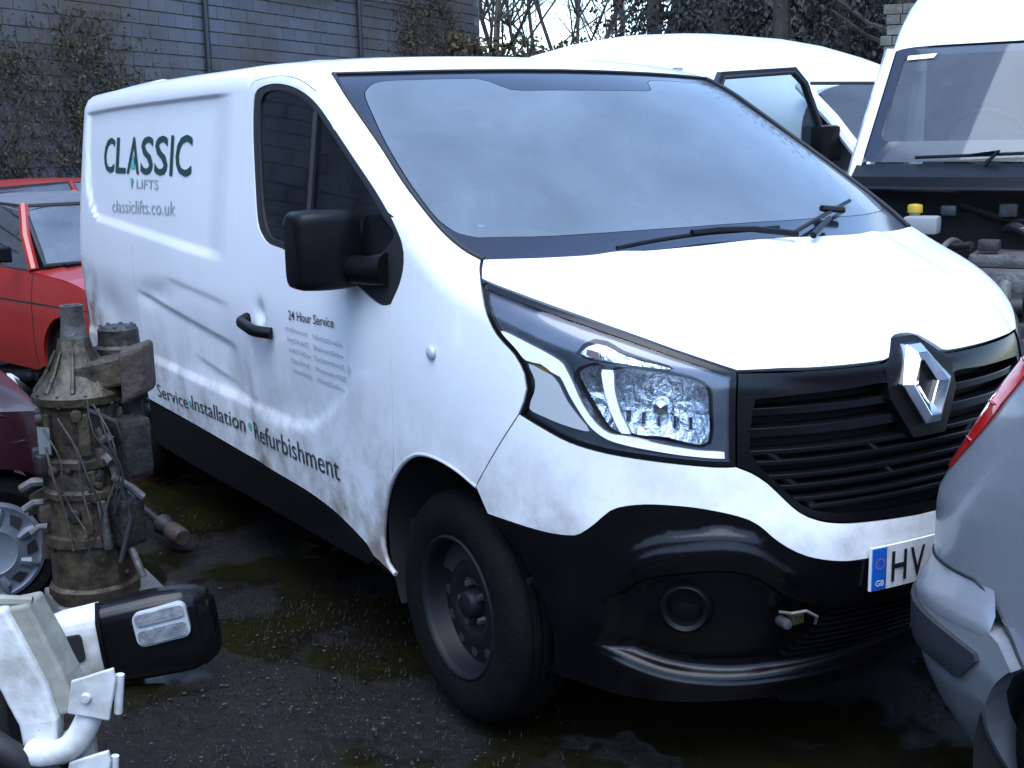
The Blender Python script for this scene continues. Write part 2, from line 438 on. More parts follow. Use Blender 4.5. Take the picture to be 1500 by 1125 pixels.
def patch(name, outline, proj, material, parent, holes=(), step=.04, off=0.0, gap=0.0, relief=None, flange=.012, mirror=False, snapit=True, extra=None):
    """a panel cut out of the van's skin: closed 3D outline(s) on the skin, filled with points on the skin"""
    loops = []
    for L in [outline]+list(holes):
        P = np.array(dedupe(L))
        if snapit: P = snap(P)
        loops.append(P)
    Us = [to_uv(proj, P) for P in loops]
    if gap:
        for i in range(len(loops)):
            U2 = shrink(Us[i], gap if i == 0 else -gap)
            d = np.linalg.norm(U2-Us[i], axis=1)
            loops[i] = snap(from_uv(proj, U2), 1); Us[i] = U2
    u0 = Us[0].min(0); u1 = Us[0].max(0)
    gx, gy = np.meshgrid(np.arange(u0[0], u1[0], step), np.arange(u0[1], u1[1], step*.87))
    gx = gx+(np.arange(gx.shape[0]) % 2)[:, None]*step*.5
    q = np.stack([gx.ravel(), gy.ravel()], -1)
    ok = inside(Us[0], q)
    for h in Us[1:]: ok &= ~inside(h, q)
    q = q[ok]
    if len(q):
        ok = np.ones(len(q), bool)
        for h in Us: ok &= mindist(h, q) > step*.45
        q = q[ok]
    if extra is not None:
        e2 = to_uv(proj, extra); ok = inside(Us[0], e2)
        for h in Us[1:]: ok &= ~inside(h, e2)
        e2 = e2[ok]; e2 = e2[mindist(Us[0], e2) > .004]
        # drop grid points that crowd the extra rows
        if len(e2) and len(q):
            kd = KDTree(len(e2))
            for k_, p in enumerate(e2): kd.insert((float(p[0]), float(p[1]), 0.0), k_)
            kd.balance()
            q = np.array([p for p in q if kd.find((float(p[0]), float(p[1]), 0.0))[2] > step*.75])
        q = np.concatenate([q, e2])
    allU = np.concatenate(Us+[q]) if len(q) else np.concatenate(Us)
    edges = []; s0 = 0; rings = []
    for U in Us:
        n = len(U); ring = list(range(s0, s0+n)); rings.append(ring)
        edges += [(ring[i], ring[(i+1) % n]) for i in range(n)]; s0 += n
    r = delaunay_2d_cdt([Vector((float(a), float(b))) for a, b in allU], edges, [], 0, 1e-6)
    nv = np.array([(v.x, v.y) for v in r[0]]); orig = r[3]
    nb = s0
    Pb = np.concatenate(loops)
    P = np.zeros((len(nv), 3)); need = []
    for i, oo in enumerate(orig):
        k = [a for a in oo if a < nb]
        if k: P[i] = Pb[k[0]]
        else: need.append(i)
    if need: P[need] = from_uv(proj, nv[need])
    tris = [t for t in r[2]]
    cen = np.array([nv[list(t)].mean(0) for t in tris])
    ok = inside(Us[0], cen)
    for h in Us[1:]: ok &= ~inside(h, cen)
    tris = [t for t, k in zip(tris, ok) if k]
    N = unit(grad(P))
    Q = P.copy()
    if relief is not None:
        Q = P+N*relief(P)[:, None]
        e = 2e-3; G = np.zeros(P.shape)
        for i in range(3):
            d = np.zeros(3); d[i] = e; G[:, i] = (relief(P+d)-relief(P-d))/(2*e)
        G -= N*(G*N).sum(1, keepdims=True)
        N2 = unit(N-G)
    else: N2 = N
    Q = Q+N*off
    # orient outwards
    fs = []
    for t in tris:
        a, b, c = Q[list(t)]
        fs.append(tuple(t) if np.dot(np.cross(b-a, c-a), N[t[0]]) > 0 else (t[0], t[2], t[1]))
    V = [tuple(p) for p in Q]; NN = [tuple(n) for n in N2]
    if flange:
        cnt = {}
        for f in fs:
            for a, b in ((f[0], f[1]), (f[1], f[2]), (f[2], f[0])): cnt[(a, b)] = 1
        be = [(a, b) for (a, b) in cnt if (b, a) not in cnt]
        for a, b in be:
            pa, pb = Q[a], Q[b]; qa, qb = pa-N[a]*flange, pb-N[b]*flange
            nn = np.cross(pb-pa, qa-pa); nn = nn/max(np.linalg.norm(nn), 1e-9)
            # the wall faces away from the panel
            k = len(V); V += [tuple(pa), tuple(pb), tuple(qb), tuple(qa)]; NN += [tuple(-nn)]*4
            fs.append((k+1, k, k+3, k+2))
    res = []
    for s in ((-1,) if mirror == 'far' else (1, -1) if mirror else (1,)):
        VV = [(p[0], p[1]*s, p[2]) for p in V]; NM = [(p[0], p[1]*s, p[2]) for p in NN]
        FF = fs if s == 1 else [tuple(reversed(f)) for f in fs]
        o = mesh_obj(name, VV, FF, material, parent, True)
        try: o.data.normals_split_custom_set_from_vertices(NM)
        except Exception as ex: print('normals', name, ex)
        res.append(o)
    return res if mirror is True else res[0]
def my(c): return [(p[0], -p[1], p[2]) for p in c]
def full(half):
    """half curve from the near side to the middle -> whole curve near side to far side"""
    h = [p for p in half if p[1] <= -0.012]
    a, b = np.array(h[-1]), np.array(h[-2])
    m = (a[0], 0.0, a[2])
    nxt = [p for p in half if p[1] > -0.012]
    if nxt:
        c = np.array(nxt[0]); t = (0-a[1])/(c[1]-a[1]); m = tuple(a+(c-a)*t); m = (m[0], 0.0, m[2])
    return h+[m]+my(h)[::-1]
CUR = {
'ws_side': [(-0.939,-0.800,1.868),(-0.799,-0.825,1.803),(-0.650,-0.839,1.721),(-0.488,-0.852,1.630),(-0.328,-0.869,1.538),(-0.193,-0.876,1.463),(-0.080,-0.875,1.401),(0.007,-0.861,1.357),(0.070,-0.839,1.331)],
'ws_top': [(-0.939,-0.800,1.868),(-0.876,-0.651,1.871),(-0.828,-0.472,1.875),(-0.797,-0.276,1.877),(-0.786,-0.059,1.880),(-0.789,0.030,1.881)],
'bon_rear': [(0.070,-0.839,1.331),(0.147,-0.688,1.332),(0.207,-0.526,1.335),(0.237,-0.385,1.339),(0.253,-0.227,1.343),(0.253,-0.074,1.348),(0.252,-0.020,1.349)],
'frit_side': [(-0.742,-0.371,1.849),(-0.782,-0.549,1.847),(-0.814,-0.666,1.843),(-0.814,-0.715,1.834),(-0.786,-0.754,1.814),(-0.751,-0.776,1.791),(-0.638,-0.803,1.724),(-0.496,-0.832,1.640),(-0.310,-0.856,1.532),(-0.163,-0.864,1.450),(-0.102,-0.858,1.418),(-0.055,-0.841,1.397),(-0.016,-0.804,1.386)],
'frit_bot': [(-0.016,-0.804,1.386),(0.061,-0.629,1.384),(0.114,-0.434,1.388),(0.146,-0.213,1.391),(0.154,0.015,1.392)],
'frit_top': [(-0.742,-0.371,1.849),(-0.713,-0.336,1.839),(-0.660,-0.307,1.817),(-0.634,-0.262,1.807),(-0.621,-0.059,1.807)],
'bon_side': [(0.070,-0.839,1.331),(0.104,-0.866,1.308),(0.132,-0.883,1.288),(0.254,-0.844,1.256),(0.373,-0.798,1.226),(0.507,-0.727,1.185),(0.620,-0.647,1.142),(0.691,-0.578,1.109),(0.732,-0.527,1.086)],
'bon_front': [(0.732,-0.527,1.086),(0.777,-0.414,1.083),(0.808,-0.285,1.081),(0.822,-0.180,1.080),(0.826,-0.120,1.081),(0.823,-0.100,1.085),(0.785,-0.051,1.125),(0.775,-0.028,1.132),(0.771,0.013,1.134)],
'lamp_out': [(0.132,-0.883,1.288),(0.176,-0.906,1.245),(0.207,-0.915,1.203),(0.247,-0.910,1.154),(0.306,-0.894,1.109),(0.339,-0.886,1.062),(0.347,-0.885,1.024),(0.340,-0.889,0.992),(0.326,-0.896,0.958)],
'lamp_bot': [(0.326,-0.896,0.958),(0.391,-0.870,0.931),(0.463,-0.836,0.903),(0.547,-0.785,0.885),(0.652,-0.698,0.872),(0.737,-0.599,0.862),(0.765,-0.555,0.862)],
'lamp_in': [(0.732,-0.527,1.086),(0.748,-0.542,0.998),(0.765,-0.555,0.862)],
'gr_bot': [(0.765,-0.555,0.862),(0.784,-0.526,0.848),(0.807,-0.491,0.820),(0.832,-0.457,0.779),(0.852,-0.427,0.747),(0.873,-0.383,0.724),(0.896,-0.313,0.710),(0.918,-0.192,0.703),(0.926,-0.077,0.698)],
'bump_gap': [(0.326,-0.896,0.958),(0.272,-0.915,0.882),(0.208,-0.931,0.792),(0.171,-0.938,0.738)],
'white_bot': [(0.171,-0.938,0.738),(0.212,-0.928,0.671),(0.295,-0.907,0.666),(0.396,-0.874,0.660),(0.463,-0.845,0.662),(0.498,-0.828,0.672),(0.536,-0.807,0.706),(0.567,-0.784,0.742),(0.602,-0.758,0.758),(0.653,-0.714,0.766),(0.722,-0.643,0.762),(0.783,-0.566,0.743),(0.812,-0.526,0.721),(0.841,-0.485,0.678),(0.871,-0.423,0.639),(0.899,-0.335,0.616),(0.918,-0.248,0.612),(0.931,-0.127,0.612)],
'arch': [(-0.334,-0.944,0.342),(-0.379,-0.946,0.366),(-0.395,-0.951,0.418),(-0.378,-0.955,0.489),(-0.349,-0.960,0.563),(-0.301,-0.964,0.639),(-0.235,-0.968,0.705),(-0.159,-0.969,0.754),(-0.088,-0.968,0.779),(0.002,-0.962,0.783),(0.090,-0.952,0.768),(0.171,-0.938,0.738)],
'door_front': [(-0.247,-0.968,1.180),(-0.237,-0.975,1.033),(-0.239,-0.974,0.881),(-0.261,-0.968,0.712),(-0.290,-0.965,0.650)],
'win_out': [(-1.434,-0.896,1.792),(-1.408,-0.890,1.832),(-1.320,-0.887,1.847),(-1.206,-0.887,1.847),(-1.065,-0.890,1.829),(-0.942,-0.894,1.798),(-0.838,-0.898,1.755),(-0.708,-0.907,1.685),(-0.541,-0.919,1.591),(-0.386,-0.930,1.504),(-0.273,-0.940,1.434),(-0.191,-0.950,1.367),(-0.171,-0.956,1.312),(-0.189,-0.962,1.253),(-0.239,-0.968,1.190),(-0.292,-0.968,1.181),(-0.360,-0.967,1.192),(-0.481,-0.965,1.228),(-0.582,-0.963,1.250),(-0.852,-0.961,1.269),(-1.080,-0.959,1.294),(-1.202,-0.958,1.305),(-1.264,-0.955,1.328),(-1.317,-0.950,1.373),(-1.366,-0.934,1.504),(-1.416,-0.913,1.672)],
'glass': [(-1.372,-0.896,1.790),(-1.345,-0.892,1.818),(-1.249,-0.891,1.828),(-1.121,-0.892,1.818),(-0.997,-0.896,1.793),(-0.874,-0.902,1.750),(-0.754,-0.910,1.686),(-0.584,-0.922,1.591),(-0.424,-0.934,1.499),(-0.321,-0.943,1.432),(-0.250,-0.950,1.374),(-0.485,-0.960,1.274),(-0.854,-0.959,1.291),(-1.082,-0.957,1.315),(-1.172,-0.956,1.323),(-1.226,-0.953,1.346),(-1.275,-0.946,1.411),(-1.312,-0.934,1.505),(-1.361,-0.913,1.671)],
'fender_pillar': [(-0.256,-0.938,1.434),(-0.265,-0.921,1.468),(-0.271,-0.900,1.492),(-0.274,-0.876,1.507)],
}

LAMP = {
'drl': [(0.260,-0.905,1.166),(0.357,-0.871,1.136),(0.425,-0.840,1.106),(0.445,-0.832,1.085),(0.465,-0.824,1.050),(0.489,-0.814,1.002),(0.519,-0.798,0.960),(0.551,-0.778,0.935),(0.591,-0.747,0.930),(0.648,-0.696,0.915),(0.707,-0.631,0.902),(0.746,-0.577,0.897),(0.748,-0.577,0.882),(0.694,-0.649,0.888),(0.634,-0.713,0.899),(0.582,-0.757,0.909),(0.545,-0.784,0.921),(0.512,-0.804,0.945),(0.486,-0.818,0.979),(0.458,-0.831,1.022),(0.433,-0.841,1.065),(0.410,-0.852,1.075),(0.380,-0.865,1.093),(0.340,-0.882,1.098),(0.306,-0.893,1.127)],
'frost': [(0.348,-0.880,1.090),(0.386,-0.864,1.077),(0.410,-0.853,1.068),(0.430,-0.844,1.047),(0.455,-0.834,1.004),(0.486,-0.819,0.966),(0.508,-0.807,0.936),(0.453,-0.839,0.944),(0.396,-0.867,0.960),(0.355,-0.884,0.977),(0.367,-0.877,1.018),(0.368,-0.874,1.050)],
'strip': [(0.524,-0.779,1.090),(0.546,-0.762,1.090),(0.554,-0.763,1.043),(0.569,-0.758,0.991),(0.593,-0.745,0.936),(0.575,-0.759,0.937),(0.550,-0.773,0.989),(0.533,-0.780,1.042)],
'bowl_a': [(0.467,-0.820,1.073),(0.493,-0.801,1.093),(0.520,-0.782,1.092),(0.531,-0.782,1.037),(0.548,-0.775,0.989),(0.569,-0.763,0.941),(0.543,-0.782,0.948),(0.510,-0.802,0.986),(0.483,-0.815,1.029)],
'bowl_b': [(0.551,-0.760,1.079),(0.600,-0.714,1.087),(0.662,-0.647,1.076),(0.700,-0.605,1.047),(0.710,-0.604,0.995),(0.716,-0.609,0.943),(0.708,-0.625,0.921),(0.646,-0.695,0.933),(0.594,-0.743,0.939),(0.573,-0.755,0.987),(0.558,-0.760,1.039)],
'turn': [(0.465,-0.813,1.126),(0.475,-0.798,1.149),(0.490,-0.776,1.162),(0.512,-0.759,1.159),(0.551,-0.738,1.137),(0.591,-0.708,1.121),(0.644,-0.660,1.099),(0.596,-0.712,1.104),(0.529,-0.771,1.112),(0.491,-0.798,1.117)],
'turn_bulb': [(0.482,-0.798,1.138),(0.507,-0.780,1.133),(0.512,-0.783,1.116),(0.484,-0.802,1.123)],
'amber': [(0.366,-0.872,1.089),(0.381,-0.865,1.086),(0.408,-0.854,1.073),(0.391,-0.862,1.073)],
}


# ------------------------------------------------------------------ white panel van
van = thing('panel_van', (0, 0, 0), 0, 'white panel van with black bumper, diamond badge and dented lettered side', 'van')
def ss(t):
    t = np.clip(t, 0, 1); return t*t*(3-2*t)
SWX = [-4.2, -2.65, -1.6, -1.02, -.885, -.728, -.60, -.53, -.50]
SWZ = [.655, .655, .66, .664, .688, .755, .845, .93, 1.10]
def side_relief(P, dents=True):
    x, z = P[:, 0], P[:, 2]
    ztop = ip(x, [-4.1, -3.6, -2.5, -1.4], [1.818, 1.832, 1.842, 1.842])
    zbot = ip(x, [-4.1, -3.53, -2.6, -1.9, -1.2], [1.285, 1.262, 1.225, 1.198, 1.19])
    xl = ip(z, [1.2, 1.262, 1.311, 1.384, 1.594, 1.82], [-3.42, -3.55, -3.69, -3.79, -3.885, -3.90])
    d = ss((ztop-z)/.022)*ss((z-zbot)/.055)*ss((x-xl)/.06)*ss((-1.62-x)/.30)
    r = -.016*d
    zs = ip(x, SWX, SWZ)
    d2 = ss((z-zs)/.05)*(1-ss((z-.70)/.42))*ss((-.50-x)/.05)
    r = r-.014*d2
    r = r-.020*np.exp(-((x+1.285)**2+(z-1.048)**2)/.038**2)
    if dents:
        crease = lambda x0, x1, z0, z1, dep, below: dep*ss((x-x0)/.25)*ss((x1-x)/.2)*np.where(z < z0+(z1-z0)*(x-x0)/(x1-x0), ss((z0+(z1-z0)*(x-x0)/(x1-x0)-z)/.036)*np.exp(-np.maximum(0, z0+(z1-z0)*(x-x0)/(x1-x0)-z)/below), 0)
        g = lambda cx, cz, sx, sz, a=0: np.exp(-((((x-cx)*math.cos(a)+(z-cz)*math.sin(a))/sx)**2+((-(x-cx)*math.sin(a)+(z-cz)*math.cos(a))/sz)**2))
        near = (P[:, 1] < 0)
        r = r+near*(-crease(-2.95, -1.54, 1.0, .90, .020, .12)-crease(-2.5, -1.56, 1.10, 1.06, .007, .08)-.010*g(-1.62, .70, .12, .16)-crease(-2.2, -1.58, .80, .74, .009, .08)
                    -.012*g(-1.47, .58, .07, .13)-.010*g(-2.6, 1.00, .30, .05, .1)-.012*g(-3.45, .86, .22, .10)+.006*g(-1.44, .75, .05, .2)-.006*g(-1.15, .72, .2, .06, .3))
    return r
far_relief = lambda P: side_relief(P, False)
PHI0 = -.69
def seam_pts(x0, x1, phi=PHI0, n=40):
    U = np.stack([np.linspace(x0, x1, n), np.full(n, phi*.95)], -1)
    return list(map(tuple, from_uv('cyl', U)))
def ring_pts(x, p0, p1, n=30):
    U = np.stack([np.full(n, x), np.linspace(p0, p1, n)*.95], -1)
    return list(map(tuple, from_uv('cyl', U)))
def sp(x, z): return tuple(from_uv('side', np.array([[x, z]]))[0])
def spl(pts): return list(map(tuple, from_uv('side', np.array(pts, float))))
XE = -4.02
phi_sill = float(to_uv('cyl', np.array([sp(-3.9, .46)]))[0, 1]/.95)
# roof
wst = crom(full(CUR['ws_top']), .03)
seam_r = seam_pts(-.939, XE)
roof_out = wst+my(seam_r)[1:]+ring_pts(XE, -PHI0, PHI0)[1:-1]+seam_r[::-1]
def roof_relief(P):
    x, y = P[:, 0], np.abs(P[:, 1])
    band = sum(np.exp(-((y-c)/.05)**2) for c in (.18, .50))
    return .012*band*ss((-1.5-x)/.25)*ss((x+3.9)/.2)+.014*ss((-3.05-x)/.05)*ss((x+3.5)/.05)*np.exp(-((y-.72)/.05)**2)
patch('roof', roof_out, 'cyl', 'van_white', van, step=.05, relief=roof_relief, flange=.02)
# cargo side
XD = -1.50
bx = [(-3.60, .46), (-3.597, .52)]
arch_r = [(-3.25+.36*math.cos(R(a)), .40+.36*math.sin(R(a))) for a in range(170, 9, -10)]
side_bot = [(XD, .463), (-2.1, .466), (-2.85, .462)]+[p for p in arch_r[::-1]]+[(-3.62, .46), (-3.98, .46)]
side_out = seam_pts(XD, XE, n=70)+ring_pts(XE, PHI0, phi_sill)[1:]+crom(spl(side_bot[::-1]), .03)+spl([(XD, z) for z in np.arange(.50, 1.86, .03)])
ex_side = []
for xx in np.arange(-3.92, -1.40, .022):
    zt0 = float(ip(np.array([xx]), [-4.1, -3.6, -2.5, -1.4], [1.818, 1.832, 1.842, 1.842])[0])
    zb0 = float(ip(np.array([xx]), [-4.1, -3.53, -2.6, -1.9, -1.2], [1.285, 1.262, 1.225, 1.198, 1.19])[0])
    ex_side += [(xx, zt0), (xx, zt0-.007), (xx, zt0-.014), (xx, zt0-.022), (xx, zb0), (xx, zb0+.018), (xx, zb0+.036), (xx, zb0+.055), (xx, .655), (xx, .672), (xx, .689), (xx, .705)]
for (x0, x1, z0, z1) in ((-2.95, -1.50, 1.0, .90), (-2.5, -1.50, 1.10, 1.06), (-2.2, -1.50, .80, .74)):
    for xx in np.arange(x0, x1, .022):
        zc = z0+(z1-z0)*(xx-x0)/(x1-x0); ex_side += [(xx, zc+.006), (xx, zc-.002), (xx, zc-.012), (xx, zc-.022), (xx, zc-.034), (xx, zc-.05)]
ex_side = from_uv('side', np.array(ex_side))
for relief, mir in ((side_relief, 1), (far_relief, -1)):
    o = patch('side_panel', side_out, 'cyl', 'van_white', van, step=.036 if mir > 0 else .08, relief=relief, gap=.0015, flange=.015, extra=ex_side if mir > 0 else None, mirror=False if mir > 0 else 'far')
# door
w = CUR['win_out']
win = crom(w, .02, closed=True)
door_top = spl([(XD, 1.80), (-1.47, 1.855)])+[tuple(p) for p in crom(spl([(-1.44, 1.868), (-1.30, 1.875), (-1.17, 1.872), (-1.02, 1.85), (-.90, 1.812)]), .03)]
i_up = 7                    # the door's frame line reaches the rubber here
win_front = crom(w[i_up:15], .02)
dfr = crom([w[14]]+CUR['door_front'], .03)
arc = CUR['arch']
door_out = (spl([(XD, z) for z in np.arange(.49, 1.80, .04)])+door_top+[tuple(p) for p in win_front]+[tuple(p) for p in dfr[1:]]
            + [tuple(p) for p in crom(CUR['arch'][5::-1], .02)]+spl([(-.47, .365), (-.50, .389)])+[tuple(p) for p in crom(spl([(-.51, .392), (-.72, .438), (-.951, .458), (-1.2, .461), (XD, .463)]), .03)])
hole_win = [np.array(p) for p in win]
# the rubber outline is pushed out a touch where the door surrounds it
door_hole_poly = [p for p in w[:i_up+1]]+w[14:]
def door_loop():
    # window opening in the door: rear/top part follows the rubber, front part is the door's own edge
    return crom(w[14:]+w[:i_up+1], .02)
dl = door_loop()
door_full = (spl([(XD, z) for z in np.arange(.49, 1.80, .04)])+door_top+[tuple(p) for p in dl[::-1]]+[tuple(p) for p in dfr[1:]]
             + [tuple(p) for p in crom(CUR['arch'][5::-1], .02)]+[tuple(p) for p in crom(spl([(-.47, .365), (-.51, .392), (-.72, .438), (-.951, .458), (-1.2, .461), (XD, .463)]), .03)])
# door sheet: outline down the rear, along the frame top, back round the opening, down the front
ex_door = from_uv('side', np.array([(-1.285+r_*math.cos(a), 1.048+r_*math.sin(a)) for r_ in (.0001, .012, .024, .036, .048, .062, .078) for a in np.linspace(0, 2*math.pi, 5+int(r_*260))[:-1]]))
d1 = patch('door', door_full, 'side', 'van_white', van, step=.028, relief=side_relief, gap=.0015, flange=.015, mirror=True, extra=ex_door)
door_r, door_l = d1
# cab side frame: cant rail and A-pillar
wsside = crom(CUR['ws_side'], .02)
fpe = np.array(CUR['fender_pillar'][-1])
k_f = int(np.argmin([np.linalg.norm(p-fpe) for p in wsside]))
fp = crom(CUR['fender_pillar'], .015)
frame_out = (seam_pts(XD, -.939, n=30)+[tuple(p) for p in wsside[1:k_f]]+[tuple(p) for p in fp[::-1]]
             + [tuple(p) for p in crom(w[i_up:11], .02)[::-1]][1:]+door_top[::-1]+spl([(XD, 1.84)]))
patch('cab_frame', frame_out, 'cyl', 'van_white', van, step=.03, gap=.0008, flange=.015, mirror=True)
# front wing
i_dw = 10
fender_out = ([tuple(p) for p in fp]+[tuple(p) for p in wsside[k_f+1:]]+[tuple(p) for p in crom(CUR['bon_side'][:3], .02)][1:]
              + [tuple(p) for p in crom(CUR['lamp_out'], .02)][1:]+[tuple(p) for p in crom(CUR['bump_gap'], .02)][1:]
              + [tuple(p) for p in crom(CUR['arch'][5:], .02)[::-1]][1:]+[tuple(p) for p in dfr[::-1]][1:]+[tuple(p) for p in crom(w[10:15], .02)[::-1]][1:])
fend = patch('front_wing', fender_out, 'side', 'van_white', van, step=.03, gap=.002, flange=.018, mirror=True)
# bonnet
bon_rear = crom(full(CUR['bon_rear']), .03)
bside = crom(CUR['bon_side'], .02)
bfront_half = crom(CUR['bon_front'][:5], .02)+crom(CUR['bon_front'][5:7], .02)+crom(CUR['bon_front'][7:], .02)
bfront = [p for p in full([tuple(p) for p in bfront_half])]
bon_out = [tuple(p) for p in bon_rear]+my([tuple(p) for p in bside])[1:]+[tuple(p) for p in bfront][::-1][1:]+[tuple(p) for p in bside[::-1]][1:]
def bon_relief(P):
    y = np.abs(P[:, 1]); x = P[:, 0]
    return .008*np.exp(-((y-.42-.25*(.8-x)*.5)/.05)**2)
bonnet = patch('bonnet', bon_out, 'bon', 'van_white', van, step=.03, gap=.0025, flange=.02, relief=bon_relief)
# windscreen: black printed border and misted pane
fb = crom(CUR['frit_side'], .02)+crom(CUR['frit_bot'], .03)[1:]
pane_half_bot = full([tuple(p) for p in crom(CUR['frit_bot'], .03)])
pane_half_top = full([tuple(p) for p in crom(CUR['frit_top'], .02)])
fs_ = [tuple(p) for p in crom(CUR['frit_side'], .02)]
pane_out = pane_half_top[::-1]+fs_[1:]+pane_half_bot[1:]+my(fs_)[::-1][1:-1]
ws_out = [tuple(p) for p in wst]+my([tuple(p) for p in wsside])[1:]+[tuple(p) for p in bon_rear[::-1]][1:]+[tuple(p) for p in wsside[::-1]][1:]
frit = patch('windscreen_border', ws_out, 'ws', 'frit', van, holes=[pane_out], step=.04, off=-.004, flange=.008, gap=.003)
pane = patch('windscreen_pane', pane_out, 'ws', 'screen_glass', van, step=.05, off=-.004, flange=0)
# rubber seal round the screen
mb = MB(); mb.tube([tuple(p) for p in snap(np.array(wsside))], .007); mb.tube([(p[0], -p[1], p[2]) for p in snap(np.array(wsside))], .007); mb.tube([tuple(p) for p in snap(np.array(wst))], .005)
mb.build('screen_seal', 'rubber', van, True)
# far A-pillar trim and cowl corner are black on this van
# door window: rubber frame, two panes, divider
glass_o = crom(CUR['glass'], .02, closed=True)
patch('window_frame', win, 'side', 'rubber', van, holes=[glass_o], step=.03, off=-.003, flange=.012, mirror=True)
gz = [tuple(p) for p in glass_o]
ga = [p for p in gz]
def cut(poly, x0, keep_less):
    """clip a closed polygon (3D) at x = x0"""
    out = []
    n = len(poly)
    for i in range(n):
        a, b = poly[i], poly[(i+1) % n]
        ia, ib = (a[0] < x0) == keep_less, (b[0] < x0) == keep_less
        if ia: out.append(a)
        if ia != ib:
            t = (x0-a[0])/(b[0]-a[0]); out.append(tuple(a[k]+(b[k]-a[k])*t for k in range(3)))
    return out
XV = -.86
patch('window_pane', cut(gz, XV, True), 'side', 'door_glass', van, step=.06, off=-.010, flange=0, mirror=True)
patch('quarter_pane', cut(gz, XV, False), 'side', 'door_glass', van, step=.06, off=-.010, flange=0, mirror=True)
for s in (1, -1):
    mb = MB(); mb.tube([(p[0], p[1]*s+.004*s, p[2]) for p in spl([(XV, z) for z in np.linspace(1.285, 1.745, 12)])], .012, 6)
    mb.build('window_divider', 'rubber', van, True)
# headlamps
lamp_in = crom(CUR['lamp_in'], .02); lamp_bot = crom(CUR['lamp_bot'], .02); lamp_out = crom(CUR['lamp_out'], .02)
ltop = crom(CUR['bon_side'][2:], .02)
lamp_o = [tuple(p) for p in ltop]+[tuple(p) for p in lamp_in][1:]+[tuple(p) for p in lamp_bot[::-1]][1:]+[tuple(p) for p in lamp_out[::-1]][1:]
lamps = patch('headlight', lamp_o, 'vc', 'lamp_dark', van, step=.03, off=-.105, gap=.003, flange=0, mirror=True)
lens = patch('lens', lamp_o, 'vc', 'lens', None, step=.03, off=-.004, gap=.006, flange=0, mirror=True)
def lamp_ring(inner_gap, off, name, material, fl):
    U = to_uv('vc', snap(np.array(dedupe(lamp_o))))
    inn = snap(from_uv('vc', shrink(U, inner_gap)), 1)
    return patch(name, lamp_o, 'vc', material, None, holes=[[tuple(p) for p in inn]], step=.03, off=off, gap=.002, flange=fl, mirror=True)
seal = lamp_ring(.015, -.002, 'seal', 'black_gloss', .10)
for k_ in ('bowl_a', 'bowl_b'):
    c_ = np.mean(np.array(LAMP[k_]), 0); LAMP[k_] = [tuple(p) for p in snap(c_+(np.array(LAMP[k_])-c_)*(1.10 if k_ == 'bowl_b' else 1.04))]
lh = [[tuple(p) for p in crom(LAMP[k], .015, closed=True)] for k in ('bowl_a', 'bowl_b', 'turn')]
bezel = patch('bezel', lamp_o, 'vc', 'lamp_grey', None, holes=lh, step=.025, off=-.015, gap=.006, flange=.03, mirror=True)
def lp(key, mat_, off, name, flange=.01, bowl=0.0, step=.02):
    out = crom(LAMP[key], .015, closed=True)
    rel = None
    if bowl:
        c = np.mean(np.array(LAMP[key]), 0); rad = np.max(np.linalg.norm(np.array(LAMP[key])-c, axis=1))
        rel = lambda P: -bowl*(1-np.clip(np.linalg.norm(P-c, axis=1)/rad, 0, 1)**2)
    return patch(name, out, 'vc', mat_, None, step=step, off=off, flange=flange, mirror=True, relief=rel)
subs = [lens, seal, bezel, lp('drl', 'drl_white', -.0025, 'light_strip', .02), lp('frost', 'clear_lens_frost', -.0032, 'side_marker'), lp('strip', 'drl_white', -.0028, 'chrome_strip', .02),
        lp('bowl_a', 'reflector', -.024, 'small_reflector', .008, .040), lp('bowl_b', 'reflector', -.020, 'main_reflector', .008, .060, .015), lp('turn', 'reflector', -.016, 'upper_reflector', .01, .02),
        lp('turn_bulb', 'lamp_red_brown', -.013, 'indicator_bulb', .01), lp('amber', 'amber', -.009, 'amber_marker', .005)]
for pr in subs:
    for i, o in enumerate(pr): o.parent = lamps[i]
for i, s in enumerate((1, -1)):
    # lamp bulb shield and ribbed insert in the main reflector
    c = np.mean(np.array(LAMP['bowl_b']), 0); n = unit(grad(c[None]))[0]
    c = c-n*.055
    mb = MB(); mb.lathe([(0, .045), (.018, .043), (.024, .03), (.026, 0)], frame((c[0]-.005, c[1]*s, c[2]-.005), (n[0], n[1]*s, n[2])), 20)
    for k in range(7):
        a = snap(np.array([[c[0]-.10+k*.024, c[1]-.07+k*.028, .985-.004*k], [c[0]-.10+k*.024, c[1]-.07+k*.028, .955-.004*k]]))
        na = unit(grad(a)); a = a-na*.055
        mb.tube([(p[0], p[1]*s, p[2]) for p in a], .007, 6)
    mb.build('bulb_shield', 'chrome', lamps[i], True)
# grille: frame, black void behind, slats
gbot = crom(CUR['gr_bot'], .02)
gr_half = [tuple(p) for p in bfront_half]
g_top = full(gr_half); g_bot = full([tuple(p) for p in gbot])
gr_out = g_top+my([tuple(p) for p in lamp_in])[1:]+g_bot[::-1][1:]+[tuple(p) for p in lamp_in[::-1]][1:-1]
grille = patch('grille', gr_out, 'front', 'black_matt', van, step=.04, off=-.085, gap=.004, flange=0)
inner_half = [(.778, -.50, 1.020), (.80, -.40, 1.022), (.83, -.26, 1.024), (.84, -.13, 1.026), (.85, -.06, 1.0), (.85, 0.0, .99)]
lo_half = [(.77, -.515, .90), (.79, -.50, .86), (.815, -.462, .818), (.84, -.43, .778), (.865, -.39, .752), (.90, -.30, .738), (.92, -.15, .73), (.93, .0, .728)]
gi_top = full([tuple(p) for p in crom(inner_half, .02)]); gi_bot = full([tuple(p) for p in crom(lo_half, .02)])
